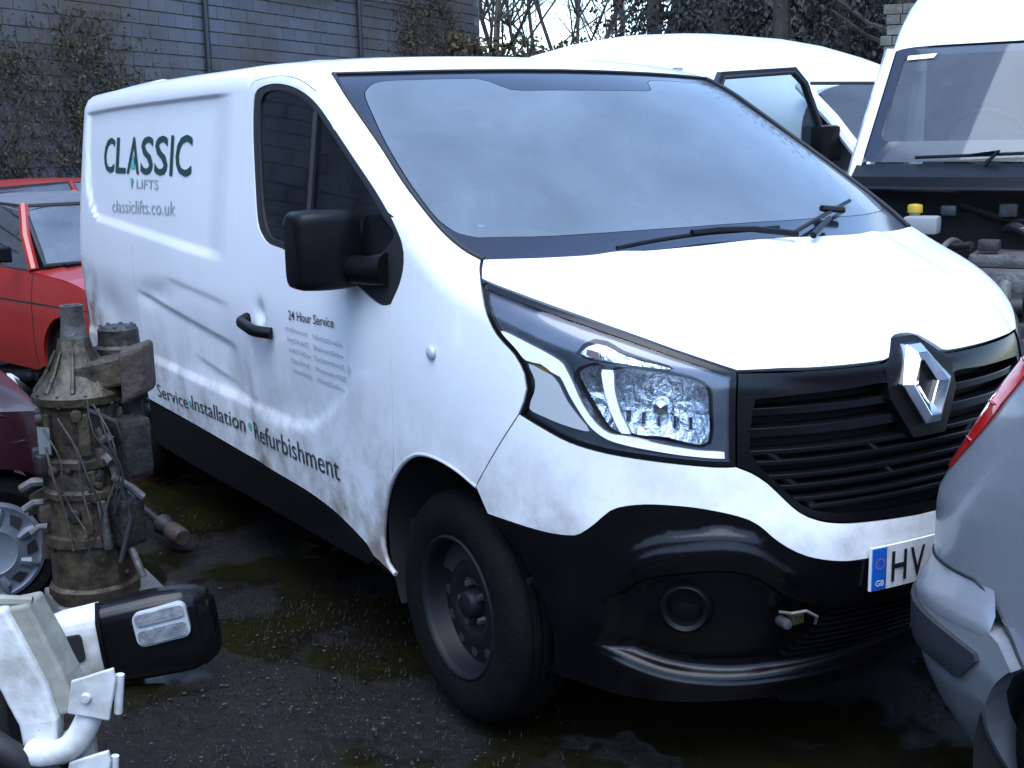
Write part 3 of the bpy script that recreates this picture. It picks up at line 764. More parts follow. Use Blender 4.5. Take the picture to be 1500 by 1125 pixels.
gi_side = [tuple(p) for p in crom([inner_half[0], (.775, -.512, .96), lo_half[0]], .02)]
gin = gi_top+my(gi_side)[1:]+gi_bot[::-1][1:]+gi_side[::-1][1:-1]
patch('grille_surround', gr_out, 'front', 'bumper_black', None, holes=[gin], step=.03, off=-.006, gap=.003, flange=.05).parent = grille
GY = lambda z: float(np.interp(z, [.728, .745, .778, .818, .86, .90, 1.0, 1.03], [.20, .37, .425, .457, .495, .512, .515, .51]))
def slat(z, h, off, dep, y1=None, y0=None):
    yl = y1 if y1 is not None else GY(z)+.01
    ys = np.linspace(-yl if y0 is None else y0, yl, 41)
    Pm = from_uv('front', np.stack([ys, np.full(41, z)], -1))
    V, Fc = [], []
    for p in Pm:
        x = p[0]+off
        V += [(x, p[1], z-h/2), (x, p[1], z+h/2), (x-dep, p[1], z+h/2+.004), (x-dep, p[1], z-h/2+.004)]
    for i in range(40):
        for k in range(4): Fc.append((i*4+k, i*4+(k+1) % 4, i*4+4+(k+1) % 4, i*4+4+k))
    Fc += [(0, 1, 2, 3), (163, 162, 161, 160)]
    mb = MB(); mb.add(V, Fc); return mb
for z, h, off in ((.985, .020, -.022), (.935, .024, -.024), (.888, .012, -.020), (.862, .012, -.020), (.828, .012, -.018), (.802, .012, -.018), (.772, .011, -.016), (.752, .011, -.016)):
    slat(z, h, off, .04).build('slat', 'black_gloss', grille, bevel=.002)
for s in (1, -1):
    for (za, zb, ya) in ((.888, .862, .47), (.888, .862, .20), (.828, .802, .44), (.828, .802, .16), (.772, .752, .40)):
        Pm = from_uv('front', np.array([[ya*s, za], [(ya-.03)*s, zb]]))
        mb = MB(); mb.tube([tuple(Pm[0]+np.array([-.03, 0, 0])), tuple(Pm[1]+np.array([-.03, 0, 0]))], .010, 6)
        mb.build('slat_bracket', 'black_plastic', grille, True)
# diamond badge (faceted ring) on its black carrier
def badge():
    o = [(-.030, 1.116), (.030, 1.116), (.100, 1.018), (.030, .905), (-.030, .905), (-.100, 1.018)]
    i = [(-.006, 1.074), (.006, 1.074), (.040, 1.016), (.006, .960), (-.006, .960), (-.040, 1.016)]
    sc = lambda l: [(y*.92, 1.016+(z-1.012)*.92) for y, z in l]
    o, i = sc(o), sc(i); Fc = []
    n = 6
    def pt(y, z, d):
        p = from_uv('front', np.array([[y, z]]))[0]; return (p[0]+d, y, z)
    base = [pt(y, z, .012) for y, z in o]; inn = [pt(y, z, .012) for y, z in i]
    mid = [pt((a[0]*.55+b[0]*.45), (a[1]*.55+b[1]*.45), .026) for a, b in zip(o, i)]
    back = [pt(y, z, -.02) for y, z in o]; backi = [pt(y, z, -.02) for y, z in i]
    V = base+mid+inn+back+backi
    for k in range(n):
        j = (k+1) % n
        Fc += [(k, j, n+j, n+k), (n+k, n+j, 2*n+j, 2*n+k), (k, 3*n+k, 3*n+j, j), (2*n+k, 2*n+j, 4*n+j, 4*n+k)]
    mb = MB(); mb.add(V, Fc); return mb
badge().build('badge', 'chrome', grille, bevel=.002)
def carrier(off, pts, mat_, name, par):
    P = [tuple(p) for p in from_uv('front', np.array(pts, float))]
    return patch(name, P, 'front', mat_, par, step=.03, off=off, flange=.05)
carrier(-.004, [(-.052, 1.13), (.052, 1.13), (.125, 1.06), (.125, .99), (.06, .885), (-.06, .885), (-.125, .99), (-.125, 1.06)], 'black_plastic', 'badge_carrier', grille)
# upper bumper (white) and lower bumper (black)
wb_a = [tuple(p) for p in crom(CUR['white_bot'][:2], .02)]
wb2 = [tuple(p) for p in crom(CUR['white_bot'][1:], .02)]
wb = wb_a[:-1]+wb2
bg = [tuple(p) for p in crom(CUR['bump_gap'], .02)]
lb = [tuple(p) for p in lamp_bot]
up_top = bg[::-1]+lb[1:]+full([tuple(p) for p in gbot])[1:]+my(lb)[::-1][1:]+my(bg)[1:]
up_bot = full(wb)
bumper = patch('front_bumper', up_top+up_bot[::-1][1:-1], 'vc', 'van_white', van, step=.03, gap=.002, flange=.02)
arcf = [tuple(p) for p in crom(spl([(.212, .671), (.30, .60), (.36, .52), (.392, .43), (.395, .35), (.375, .275)]), .03)]
lipz = [(.36, -.842, .262), (.409, -.814, .250), (.507, -.752, .238), (.598, -.667, .230), (.694, -.544, .232), (.771, -.381, .240), (.817, -.182, .250), (.828, 0.0, .254)]
lip_full = full([tuple(p) for p in crom(lipz, .025)])
lo_out = full(wb2)+my(arcf)[1:]+lip_full[::-1]+arcf[::-1][:-1]
def low_relief(P):
    y, z = np.abs(P[:, 1]), P[:, 2]
    zt = ip(y, [0, .25, .36, .46, .54, .66, .74, .80, .95], [.49, .49, .50, .545, .60, .605, .575, .50, .36])
    zl = ip(y, [0, .2, .4, .56, .68, .77, .95], [.335, .31, .293, .29, .312, .356, .46])
    rec = ss((zt-z)/.028)*ss((z-zl)/.014)
    lip = ss((zl-z)/.012)
    ridge = np.exp(-((z-(zt+.045))/.02)**2)*ss((y-.42)/.06)*ss((.80-y)/.06)-.9*ss((z-zt-.085)/.02)*ss((y-.50)/.06)*ss((.80-y)/.06)*ss((zt+.16-z)/.05)
    fade = ss((.80-y)/.07)
    return (-.045*rec+.012*lip+.010*ridge)*fade
LZT = lambda y: ip(y, [0, .25, .36, .46, .54, .66, .74, .80, .95], [.49, .49, .50, .545, .60, .605, .575, .50, .36])
LZL = lambda y: ip(y, [0, .2, .4, .56, .68, .77, .95], [.335, .31, .293, .29, .312, .356, .46])
ex = []
for yy in np.arange(-.80, .801, .011):
    for zf in (LZT(abs(yy))+.09, LZT(abs(yy))+.075, LZT(abs(yy))+.06, LZT(abs(yy))+.045, LZT(abs(yy))+.03, LZT(abs(yy))+.015, LZT(abs(yy)), LZT(abs(yy))-.009, LZT(abs(yy))-.018, LZT(abs(yy))-.028, LZL(abs(yy))-.012, LZL(abs(yy))-.006, LZL(abs(yy)), LZL(abs(yy))+.007, LZL(abs(yy))+.014):
        ex.append((yy, float(zf)))
ex = from_uv('front', np.array(ex))
lower = patch('lower_bumper', lo_out, 'vc', 'bumper_black', bumper, step=.015, relief=low_relief, gap=.001, flange=.02, extra=ex)
# fog lamp pockets, tow-eye remains, lower mesh bars
for s in (1, -1):
    c = from_uv('vc', np.array([[math.atan2(-.662, .703+.25)*.9, .487]]))[0]; n = unit(grad(c[None]))[0]
    c = c-n*.055
    M = frame((c[0], c[1]*s, c[2]), (n[0], n[1]*s, .02))
    mb = MB(); mb.lathe([(.040, .0), (.046, .030), (.056, .036), (.064, .030), (.072, .0)], M, 32)
    f = mb.build('fog_lamp_ring', 'black_plastic', lower, True)
    mb = MB(); mb.lathe([(.0, .012), (.03, .010), (.043, .004), (.045, -.004)], M, 28); mb.build('fog_lamp_blank', 'black_plastic', lower, True)
c = from_uv('front', np.array([[-.425, .477]]))[0]
mb = MB(); mb.tube([(c[0]-.03, -.46, .49), (c[0]+.006, -.455, .497), (c[0]+.02, -.42, .50), (c[0]+.022, -.385, .478), (c[0]+.010, -.378, .455)], .004, 8); mb.build('broken_clip', 'foil_grey', lower, True)
mb = MB(); mb.box((c[0]-.02, -.448, .462), (c[0]+.006, -.412, .488), bev=.004); mb.build('wire_plug', 'plug_green', lower)
mb = MB(); mb.lathe([(0, .012), (.012, .010), (.014, 0), (.014, -.03)], frame((c[0]-.006, -.462, .468), (1, -.3, .1)), 14); mb.build('tow_eye_socket', 'bolt_steel', lower, True)
for k in range(8):
    z = .345+.017*k
    slat(z, .006, -.036, .012, y1=.40-.012*k).build('mesh_bar', 'black_gloss', lower)
# number plate
def plate_pts(u, v, d=.012):
    y = -.26+np.asarray(u, float); p = from_uv('front', np.stack([y*.9, np.full(len(y), .575)], -1))
    return np.stack([p[:, 0]+.004+d, y, .532+np.asarray(v, float)], -1)
def plate_pt(u, v, d=.012): return Vector(plate_pts([u], [v], d)[0])
def plate_piece(u0, u1, v0, v1, d, name, m, par):
    us = np.linspace(u0, u1, 13); V, Fc = [], []
    for u in us: V += [plate_pt(u, v0, d), plate_pt(u, v1, d), plate_pt(u, v1, d-.008), plate_pt(u, v0, d-.008)]
    for i in range(12):
        for k in range(4): Fc.append((i*4+k, i*4+(k+1) % 4, i*4+4+(k+1) % 4, i*4+4+k))
    Fc += [(0, 1, 2, 3), (51, 50, 49, 48)]
    mb = MB(); mb.add(V, Fc); return mb.build(name, m, par)
plate = plate_piece(0, .52, 0, .111, .010, 'number_plate', 'plate_white', van)
plate_piece(.002, .046, .002, .109, .0125, 'blue_band', 'plate_blue', plate)
txt('plate_letter', 'H', 'plate_black', plate, .050, .079, lambda u, v: plate_pts(.062+u, .016+v, .0135), bold=.012)
txt('plate_letter', 'V', 'plate_black', plate, .052, .079, lambda u, v: plate_pts(.124+u, .016+v, .0135), bold=.012)
txt('country_code', 'GB', 'plate_white', plate, .026, .016, lambda u, v: plate_pts(.011+u, .012+v, .0145), bold=.01)
mb = MB()
for k in range(12):
    a = 2*math.pi*k/12; cu, cv = .024+.013*math.cos(a), .070+.013*math.sin(a)
    st = [(cu+(.0028 if j % 2 == 0 else .0012)*math.sin(j*math.pi/5), cv+(.0028 if j % 2 == 0 else .0012)*math.cos(j*math.pi/5)) for j in range(10)]
    mb.add([plate_pt(a_, b_, .0145) for a_, b_ in st], [tuple(range(10))])
tag(mb.build('star_circle', 'amber', plate), kind='stuff')
# sill cladding
sill_o = crom(spl([(-2.86, .455), (-2.1, .460), (-1.45, .455), (-.95, .450), (-.72, .430), (-.50, .383)]), .03)+crom(spl([(-.48, .345), (-.52, .322), (-1.0, .305), (-1.6, .285), (-2.2, .262), (-2.84, .250), (-2.875, .30), (-2.89, .38)]), .03)
patch('sill_cladding', sill_o, 'side', 'black_plastic', van, step=.04, off=.002, gap=.001, flange=.05, mirror=True)
# arch lips and liners
for s in (1, -1):
    mb = MB(); lipc = snap(np.array(crom(CUR['arch'], .02))); lipc = lipc+unit(grad(lipc))*(-.006)
    mb.tube([(p[0], p[1]*s, p[2]) for p in lipc], .008, 8); mb.build('arch_lip', 'van_white', van, True)
    V, Fc = [], []
    arcl = [(.012+.40*math.cos(R(a)), .405+.40*math.sin(R(a))) for a in np.linspace(-25, 205, 30)]
    for (x, z) in arcl:
        V += [(x, (sp(x, max(z, .25))[1]+.022)*s, z), (x, -.50*s, z)]
    for i in range(29): Fc.append((2*i, 2*i+2, 2*i+3, 2*i+1))
    n = len(V); V += [(x, -.50*s, z) for x, z in arcl]; Fc.append(tuple(range(n, n+30)))
    mb = MB(); mb.add(V, Fc); mb.build('arch_liner', 'black_matt', van, True)
# rear face, under-body
rear_ring = ring_pts(XE, phi_sill, -phi_sill, 90)
patch('rear_face', rear_ring, 'rear', 'van_white', van, step=.06, flange=0)
mb = MB(); mb.box((-3.95, -.86, .27), (-.45, .86, .36)); mb.box((-.46, -.50, .25), (.52, .50, .40)); mb.box((-3.9, -.45, .16), (-3.0, .45, .27)); mb.build('underbody', 'black_matt', van)
# seams filled dark just under the skin
for s in (1, -1):
    for c, r in ((spl([(XD, z) for z in np.linspace(.47, 1.84, 30)]), .005), (dfr, .005), (crom(CUR['bump_gap'], .03), .005), (fp, .004), (crom(CUR['bon_side'][:4], .02), .005)):
        c = snap(np.array(c)); c = c+unit(grad(c))*(side_relief(c)[:, None]*(1 if s == 1 else 0)-.014)
        MB().tube([(p[0], p[1]*s, p[2]) for p in c], r+.003, 6).build('panel_seal', 'rubber', van, True)
for xs_ in (-2.92,):
    pts_ = side_seam = from_uv('side', np.stack([np.full(30, xs_), np.linspace(.50, 1.20, 30)], -1)); pts_ = pts_+unit(grad(pts_))*(side_relief(pts_)[:, None]-.0012)
    MB().tube([tuple(p) for p in pts_], .0022, 5).build('panel_seam', 'letter_grey', van, True)
# wheels
def wheel(x, y, side, rad=.336):
    """side = -1: outer face towards -y"""
    M = frame((x, y, rad), (0, side, 0), (0, 0, 1)); w2 = .10
    tp = [(.205, -w2+.01), (.225, -w2), (.262, -w2-.008), (.300, -w2-.002), (.322, -w2+.014), (.333, -w2+.03), (.336, -w2+.05)]
    for k in range(4):
        h = -.05+.0333*k
        tp += [(.336, h-.007), (.327, h-.004), (.327, h+.004), (.336, h+.007)]
    tp += [(r, -h) for r, h in tp[:7][::-1]]
    mb = MB(); mb.lathe(tp, M, 72); t = mb.build('wheel', 'tyre', van, True, angle=30)
    rp = [(.205, -.09), (.212, .092), (.205, .098), (.196, .094), (.190, .080), (.186, .045), (.176, .030), (.150, .034), (.128, .040), (.110, .048), (.085, .046), (.070, .030), (.045, .028), (.040, .060), (.034, .066), (0, .066)]
    mb = MB(); mb.lathe(rp, M, 64); rim = mb.build('rim', 'steel_wheel', t, True, angle=50)
    for k in range(12):
        a = 2*math.pi*k/12
        mb = MB(); mb.lathe([(0, .0385), (.014, .0385), (.017, .037)], M @ Matrix.Rotation(a, 4, 'Z') @ Matrix.Translation((.146, 0, 0)), 14); mb.build('rim_hole', 'black_matt', rim)
    for k in range(5):
        a = 2*math.pi*k/5+.3
        mb = MB(); mb.lathe([(0, .052), (.010, .050), (.012, .030)], M @ Matrix.Rotation(a, 4, 'Z') @ Matrix.Translation((.060, 0, 0)), 6); mb.build('wheel_bolt', 'bolt_steel', rim)
    return t
wheel(0, -.82, -1); wheel(0, .82, 1); wheel(-3.22, -.82, -1); wheel(-3.22, .82, 1)
# door mirrors
for s in (1, -1):
    secs = []
    for t, w_, h_ in zip((0, .03, .10, .3, .5, .7, .90, .97, 1), (.085, .115, .130, .138, .140, .138, .130, .115, .085), (.185, .212, .226, .232, .234, .233, .228, .214, .19)):
        y = -.962-.205*t
        secs.append([(-.468+p[0]-.02*abs(t-.4), y, 1.336+p[1]) for p in rrect(w_, h_, .032, 4)])
    n = len(secs[0]); V = [(p[0], p[1]*s, p[2]) for sec in secs for p in sec]; Fc = []
    for i in range(8):
        for k in range(n): Fc.append((i*n+k, i*n+(k+1) % n, (i+1)*n+(k+1) % n, (i+1)*n+k))
    Fc += [tuple(range(n)), tuple(range(8*n, 9*n))[::-1]]
    mb = MB(); mb.add(V, Fc); m = mb.build('door_mirror', 'black_plastic', van, True, angle=60)
    mb = MB(); mb.tube([(-.27, -.955*s, 1.285), (-.34, -.985*s, 1.278), (-.44, -1.0*s, 1.278)], [.05, .042, .045], 12); mb.build('mirror_arm', 'black_plastic', m, True)
    mb = MB(); mb.prism(rrect(.17, .19, .02, 4), frame((-.548, -1.065*s, 1.345), (-1, 0, 0), (0, 1, 0)), .003); mb.build('mirror_glass', 'chrome', m)
# door handles, side repeater
for s in (1, -1):
    c = [(-1.40, -.976, 1.022), (-1.385, -1.008, 1.012), (-1.30, -1.020, 1.005), (-1.22, -1.018, .998), (-1.165, -.978, .992)]
    mb = MB(); mb.tube([(p[0], p[1]*s, p[2]) for p in crom(c, .02)], .021, 10); h = mb.build('door_handle', 'black_plastic', van, True)
    rp_ = sp(-.002, 1.08)
    mb = MB(); mb.lathe([(.019, 0), (.017, .010), (.010, .014), (0, .0145)], frame((rp_[0], rp_[1]*s, rp_[2]), (0, -s, 0), (1, 0, 0)), 20); mb.build('side_repeater', 'clear_lens_frost', van, True)
# wipers
def on_ws(y, s_, d):
    p = from_uv('ws', np.array([[y, s_]]))[0]; return Vector(p+unit(grad(p[None]))[0]*d)
for pts_, arm in (([(-.502, .030), (-.365, .034), (-.195, .036), (-.062, .032), (.085, .036)], [(.10, -.03), (-.03, .02), (-.15, .036)]), ([(.125, .002), (.267, .072), (.414, .145), (.587, .233)], [(.150, -.045), (.235, .012), (.33, .072)])):
    wp = MB().tube([on_ws(y, s_, .016) for y, s_ in crom([np.array(p) for p in pts_], .03)], .0065, 6).build('wiper', 'black_plastic', van, True)
    MB().tube([on_ws(y, s_, .024) for y, s_ in arm], [.010, .009, .008, .007][:len(arm)], 8).build('wiper_arm', 'black_plastic', wp, True)
    mid = pts_[len(pts_)//2]; MB().tube([on_ws(mid[0]-.05, mid[1]-.012*0, .022), on_ws(mid[0]+.05, mid[1], .022)], .011, 6).build('wiper_clip', 'black_plastic', wp, True)
# small permit holder stuck inside the screen's near corner
MB().tube([on_ws(y, s_, -.010) for y, s_ in ((-.797, .310), (-.786, .330), (-.752, .329), (-.731, .308), (-.735, .281))], .004, 6).build('permit_holder', 'dash', van, True)
MB().tube([on_ws(y, s_, -.010) for y, s_ in ((-.775, .312), (-.763, .304), (-.750, .310))], .006, 6).build('permit_clip', 'chrome', van, True)
# interior
cab = []
mb = MB(); mb.box((-.62, -.80, .95), (.02, .80, 1.285), bev=.05); mb.build('dashboard', 'dash', van, True)
mb = MB(); mb.box((-.75, -.66, 1.20), (-.40, -.24, 1.35), bev=.05); mb.build('instrument_binnacle', 'dash', van, True)
mb = MB(); Ms = frame((-.86, -.42, 1.30), (-.75, 0, .66), (0, 1, 0))
mb.tube([Ms @ Vector((.19*math.cos(a), .19*math.sin(a), 0)) for a in np.linspace(0, 2*math.pi, 40)[:-1]], .014, 8, closed=True)
for a in (R(200), R(340), R(90)): mb.tube([Ms @ Vector((.03*math.cos(a), .03*math.sin(a), -.02)), Ms @ Vector((.185*math.cos(a), .185*math.sin(a), 0))], .016, 6)
mb.lathe([(0, .01), (.06, .005), (.07, -.03)], Ms, 20); mb.build('steering_wheel', 'steer', van, True)
for yc in (-.45, .12, .58):
    mb = MB(); mb.box((-1.38, yc-.23, .88), (-1.22, yc+.23, 1.42), Matrix.Translation((0, 0, 0)), bev=.06); mb.box((-1.35, yc-.22, .78), (-.85, yc+.22, .92), bev=.05)
    st = mb.build('cab_seat', 'seat', van, True)
    mb = MB(); mb.box((-1.38, yc-.13, 1.46), (-1.28, yc+.13, 1.66), bev=.04); mb.build('headrest', 'seat', st, True)
mb = MB(); mb.box((-1.56, -.86, .40), (-1.50, .86, 1.86), bev=.01); mb.build('bulkhead', 'bulkhead', van)
mb = MB(); mb.box((-1.5, -.86, .40), (.30, .86, .50)); mb.box((.02, -.70, .45), (.06, .70, 1.20)); mb.build('cab_floor', 'black_matt', van)
# lettering on the near side
def side_pts(x, z, d=.0035):
    p = from_uv('side', np.stack([np.asarray(x, float), np.asarray(z, float)], -1)); n = unit(grad(p)); r = side_relief(p)
    return p+n*(r[:, None]+d)
def side_pt(x, z, d=.0035): return Vector(side_pts([x], [z], d)[0])
def side_txt(name, s, m, x0, x1, zb0, zb1, h0, h1, **kw):
    def fn(u, v):
        t = u/(x1-x0); return side_pts(x0+u, zb0+(zb1-zb0)*t+v*(h0+(h1-h0)*t))
    return txt(name, s, m, van, x1-x0, 1.0, fn, **kw)
zb, zt_ = 1.520, 1.690
for ch, a, b in (('C', -3.545, -3.345), ('L', -3.315, -3.135), ('A', -3.115, -2.905), ('S', -2.885, -2.690), ('S', -2.665, -2.470), ('I', -2.435, -2.395), ('C', -2.360, -2.140)):
    side_txt('side_letter', ch, 'letter_green', a, b, zb, zb, zt_-zb, zt_-zb, bold=.012)
mb = MB()
mb.add([side_pt(-3.045, 1.500, .0045), side_pt(-2.985, 1.500, .0045), side_pt(-3.010, 1.450, .0045)], [(0, 1, 2)])
mb.add([side_pt(-3.050, 1.545, .0045), side_pt(-2.970, 1.545, .0045), side_pt(-3.008, 1.615, .0045)], [(0, 1, 2)]); mb.build('arrow_mark', 'letter_teal', van)
side_txt('side_letter', 'LIFTS', 'letter_grey', -2.935, -2.585, 1.455, 1.458, .042, .042, bold=.006)
side_txt('side_lettering', 'classiclifts.co.uk', 'letter_grey', -3.345, -2.325, 1.330, 1.355, .062, .062)
side_txt('side_lettering', '24 Hour Service', 'letter_dark', -1.004, -.627, 1.060, 1.075, .032, .032, bold=.006)
# the phone list is too soft to read in the photo: rows of faint strokes
for r_ in range(5):
    z = 1.018-.036*r_+.002
    for (x0, x1) in ((-1.035+.008*r_, -.86+.012*(r_ % 3)), (-.80, -.575)):
        x = x0; qx, qz = [], []
        rr = random.Random(r_*7+int(x0*10))
        while x < x1:
            w_ = rr.uniform(.008, .015); hh = rr.uniform(.010, .017)
            kind = rr.randrange(3)
            segs = {0: ((0, 0, .003, hh), (w_-.003, 0, w_, hh)), 1: ((0, 0, w_, .003), (0, hh-.003, w_, hh), (0, 0, .003, hh)), 2: ((0, 0, .003, hh), (0, hh*.5, w_, hh*.5+.003))}[kind]
            for (a, b, c, d) in segs:
                qx += [x+a, x+c, x+c, x+a]; qz += [z+b, z+b, z+d, z+d]
            x += w_+.005
        mb = MB(); mb.add([Vector(p) for p in side_pts(qx, qz)], [(4*k, 4*k+1, 4*k+2, 4*k+3) for k in range(len(qx)//4)])
        tag(mb.build('lettering_row', 'letter_grey', van), kind='stuff')
side_txt('side_lettering', 'Service', 'letter_dark', -2.72, -2.26, .505, .525, .062, .060)
side_txt('side_lettering', 'Installation', 'letter_dark', -2.20, -1.56, .535, .556, .062, .064)
side_txt('side_lettering', 'Refurbishment', 'letter_dark', -1.472, -.665, .548, .566, .070, .080)
for x, z in ((-2.23, .555), (-1.515, .588)):
    mb = MB(); mb.add([side_pt(x+.016*math.cos(a), z+.016*math.sin(a)) for a in np.linspace(0, 2*math.pi, 13)[:-1]], [tuple(range(12))]); mb.build('teal_dot', 'letter_teal', van)

# ------------------------------------------------------------------ ground: wet dirty yard with moss and puddles
def ground_mat():
    m = bpy.data.materials.new('yard_ground'); m.use_nodes = True
    nt = m.node_tree; b = nt.nodes['Principled BSDF']; L = nt.links.new
    geo = nt.nodes.new('ShaderNodeNewGeometry')
    def noise(sc, det=8, ro=.65):
        n = nt.nodes.new('ShaderNodeTexNoise'); n.inputs['Scale'].default_value = sc; n.inputs['Detail'].default_value = det; n.inputs['Roughness'].default_value = ro
        L(geo.outputs['Position'], n.inputs['Vector']); return n.outputs['Fac']
    def rng_(s, a, b_, c=0., d=1.):
        r = nt.nodes.new('ShaderNodeMapRange'); r.inputs[1].default_value = a; r.inputs[2].default_value = b_; r.inputs[3].default_value = c; r.inputs[4].default_value = d
        L(s, r.inputs[0]); return r.outputs[0]
    def mix(f, a, c):
        x = nt.nodes.new('ShaderNodeMix'); x.data_type = 'RGBA'; L(f, x.inputs[0])
        if isinstance(a, tuple): x.inputs[6].default_value = (*a, 1)
        else: L(a, x.inputs[6])
        if isinstance(c, tuple): x.inputs[7].default_value = (*c, 1)
        else: L(c, x.inputs[7])
        return x.outputs[2]
    base = mix(rng_(noise(30, 10, .75), .40, .65), (.0040, .0034, .0028), (.0112, .0096, .0085))
    moss = mix(rng_(noise(22, 8, .7), .35, .7), (.0070, .0072, .0025), (.0155, .0135, .0043))
    mm = rng_(noise(1.3, 6, .65), .44, .56)
    c = mix(mm, base, moss)
    grit = nt.nodes.new('ShaderNodeTexVoronoi'); grit.inputs['Scale'].default_value = 75; L(geo.outputs['Position'], grit.inputs['Vector'])
    gf = rng_(grit.outputs['Distance'], .10, .20, 1., 0.)
    gm = nt.nodes.new('ShaderNodeMath'); gm.operation = 'MULTIPLY'; L(gf, gm.inputs[0]); L(rng_(noise(6, 3, .5), .56, .70), gm.inputs[1])
    c = mix(gm.outputs[0], c, (.045, .043, .042))
    L(c, b.inputs['Base Color'])
    wet = rng_(noise(1.35, 4, .55), .43, .52)
    rr = nt.nodes.new('ShaderNodeMapRange'); rr.inputs[3].default_value = .55; rr.inputs[4].default_value = .03; L(wet, rr.inputs[0]); L(rr.outputs[0], b.inputs['Roughness'])
    b.inputs['Specular IOR Level'].default_value = .22
    bp = nt.nodes.new('ShaderNodeBump'); bp.inputs['Distance'].default_value = .03
    L(rng_(wet, 0, 1, .6, .02), bp.inputs['Strength']); L(noise(38, 8, .7), bp.inputs['Height']); L(bp.outputs[0], b.inputs['Normal'])
    MATS['yard_ground'] = m
ground_mat()
gx = np.concatenate([[-150, -80, -45, -25, -15, -10, -7], np.arange(-5, 3.01, .12), [4, 6, 9, 14, 25, 50, 90]])
gy = np.concatenate([[-90, -50, -25, -14, -8, -5], np.arange(-3.6, 1.3, .12), [1.8, 3, 5, 8, 12, 20, 35, 60, 100, 150]])
V = []
for y in gy:
    for x in gx:
        z = 0.0
        if -5 < x < 3 and -3.6 < y < 1.2:
            z = .012*math.sin(x*2.1+y*1.3)+.008*math.sin(x*5.3-y*4.1)+.005*math.sin(x*11+y*9.7)-.012
        V.append((x, y, z))
nx = len(gx); Fc = [(j*nx+i, j*nx+i+1, (j+1)*nx+i+1, (j+1)*nx+i) for j in range(len(gy)-1) for i in range(nx-1)]
g = mesh_obj('ground', V, Fc, 'yard_ground', None, True); tag(g, kind='structure')
# grit and small stones
mat('grit', (.034, .033, .033), .6, noise=(9, (.007, .0068, .0065), .35, .65))
mat('leaf_litter', (.012, .009, .0042), .8, noise=(6, (.0075, .008, .003), .4, .7))
mb = MB()
for k in range(1700):
    x, y = rng.uniform(-2.6, 1.4), rng.uniform(-2.6, -.95)
    if rng.random() < .35: x, y = rng.normal(-.3, .5), rng.normal(-1.35, .3)
    s = abs(rng.normal(0, .0028))+.0015
    o_ = [(1,0,.4),(-.9,.3,.3),(.2,1,.5),(0,-1,.35),(.1,.1,1),(0,0,-1)]
    q = [Vector((a*s*rng.uniform(.7, 1.3)+x, b*s*rng.uniform(.7, 1.3)+y, c*s*rng.uniform(.4, .7)+s*.1-.006)) for a, b, c in o_]
    mb.add(q, [(0,2,4),(2,1,4),(1,3,4),(3,0,4),(2,0,5),(1,2,5),(3,1,5),(0,3,5)])
tag(mb.build('gravel', 'grit', None), 'pale grit and small stones strewn over the wet yard', 'gravel', kind='stuff')
mb = MB()
for k in range(4500):
    x, y = rng.normal(-1.0, .8), rng.normal(-1.25, .35)
    if x > 1.2 or y > -.6 and x > -.5: continue
    a = rng.uniform(0, 6.28); L_ = rng.uniform(.004, .016); h = rng.uniform(-.004, .007)
    mb.add([(x, y, -.012), (x+.004*math.cos(a+1.6), y+.004*math.sin(a+1.6), -.012), (x+L_*math.cos(a), y+L_*math.sin(a), h)], [(0, 1, 2)])
tag(mb.build('moss', 'leaf_litter', None), 'low brown green moss and grass growing on the yard', 'moss', kind='stuff')

# ------------------------------------------------------------------ block wall behind the yard
WD = Vector((-.5583, .8296, 0)); WP = Vector((-16.27, .855, 0)); WNRM = Vector((.8296, .5583, 0))
wall = thing('block_wall', tuple(WP), 0, 'tall grey concrete block wall with brown creeper behind the cars', 'wall')
def wpt(t, z, d=0): return Vector((0, 0, 0))+WD*t+WNRM*d+Vector((0, 0, z))
mat('mortar', (.26, .26, .25), .9, noise=(3, (.12, .12, .11), .35, .65))
for i, c in enumerate([(.105, .120, .150), (.115, .128, .158), (.093, .108, .138), (.108, .114, .135)]):
    mat('block_%d' % i, c, .88, noise=(.55, (.080, .068, .060), .36, .62), bump=(30, .3), world_pos=True)
MB().add([wpt(-27, 0, -.02), wpt(16.1, 0, -.02), wpt(16.1, 6.5, -.02), wpt(-27, 6.5, -.02), wpt(-27, 0, -.3), wpt(16.1, 0, -.3), wpt(16.1, 6.5, -.3), wpt(-27, 6.5, -.3)],
         [(0, 1, 2, 3), (5, 4, 7, 6), (3, 2, 6, 7), (0, 3, 7, 4), (1, 5, 6, 2)]).build('mortar_bed', 'mortar', wall)
bw, bh = .45, .225
spare = MB()
blocks = []
for row in range(2, 29):
    z = row*bh
    for col in range(-58, 35):
        t = col*bw+(bw/2 if row % 2 else 0)
        blocks.append((t, z))
def vis(t, z):
    if t < -.6 or t > 17.5: return False
    zmin = 1.05 if t < 1.7 else 2.6 if t < 5 else 2.9
    return z > zmin and z < 3.7+.09*t
near = sorted([b for b in blocks if vis(*b)], key=lambda b: b[0])[:298]
nset = set(near)
protos = []
for i in range(4):
    lo, hi = (0, 0), (bw-.008, bh-.016)
    e = .006
    fr = [wpt(lo[0]+e, lo[1]+e, .012), wpt(hi[0]-e, lo[1]+e, .012), wpt(hi[0]-e, hi[1]-e, .012), wpt(lo[0]+e, hi[1]-e, .012)]
    bk = [wpt(lo[0], lo[1], -.03), wpt(hi[0], lo[1], -.03), wpt(hi[0], hi[1], -.03), wpt(lo[0], hi[1], -.03)]
    me = bpy.data.meshes.new('block'); me.from_pydata([tuple(p) for p in fr+bk], [], [(0, 1, 2, 3), (4, 5, 1, 0), (5, 6, 2, 1), (6, 7, 3, 2), (7, 4, 0, 3)])
    me.materials.append(MATS['block_%d' % i]); protos.append((me, fr, bk))
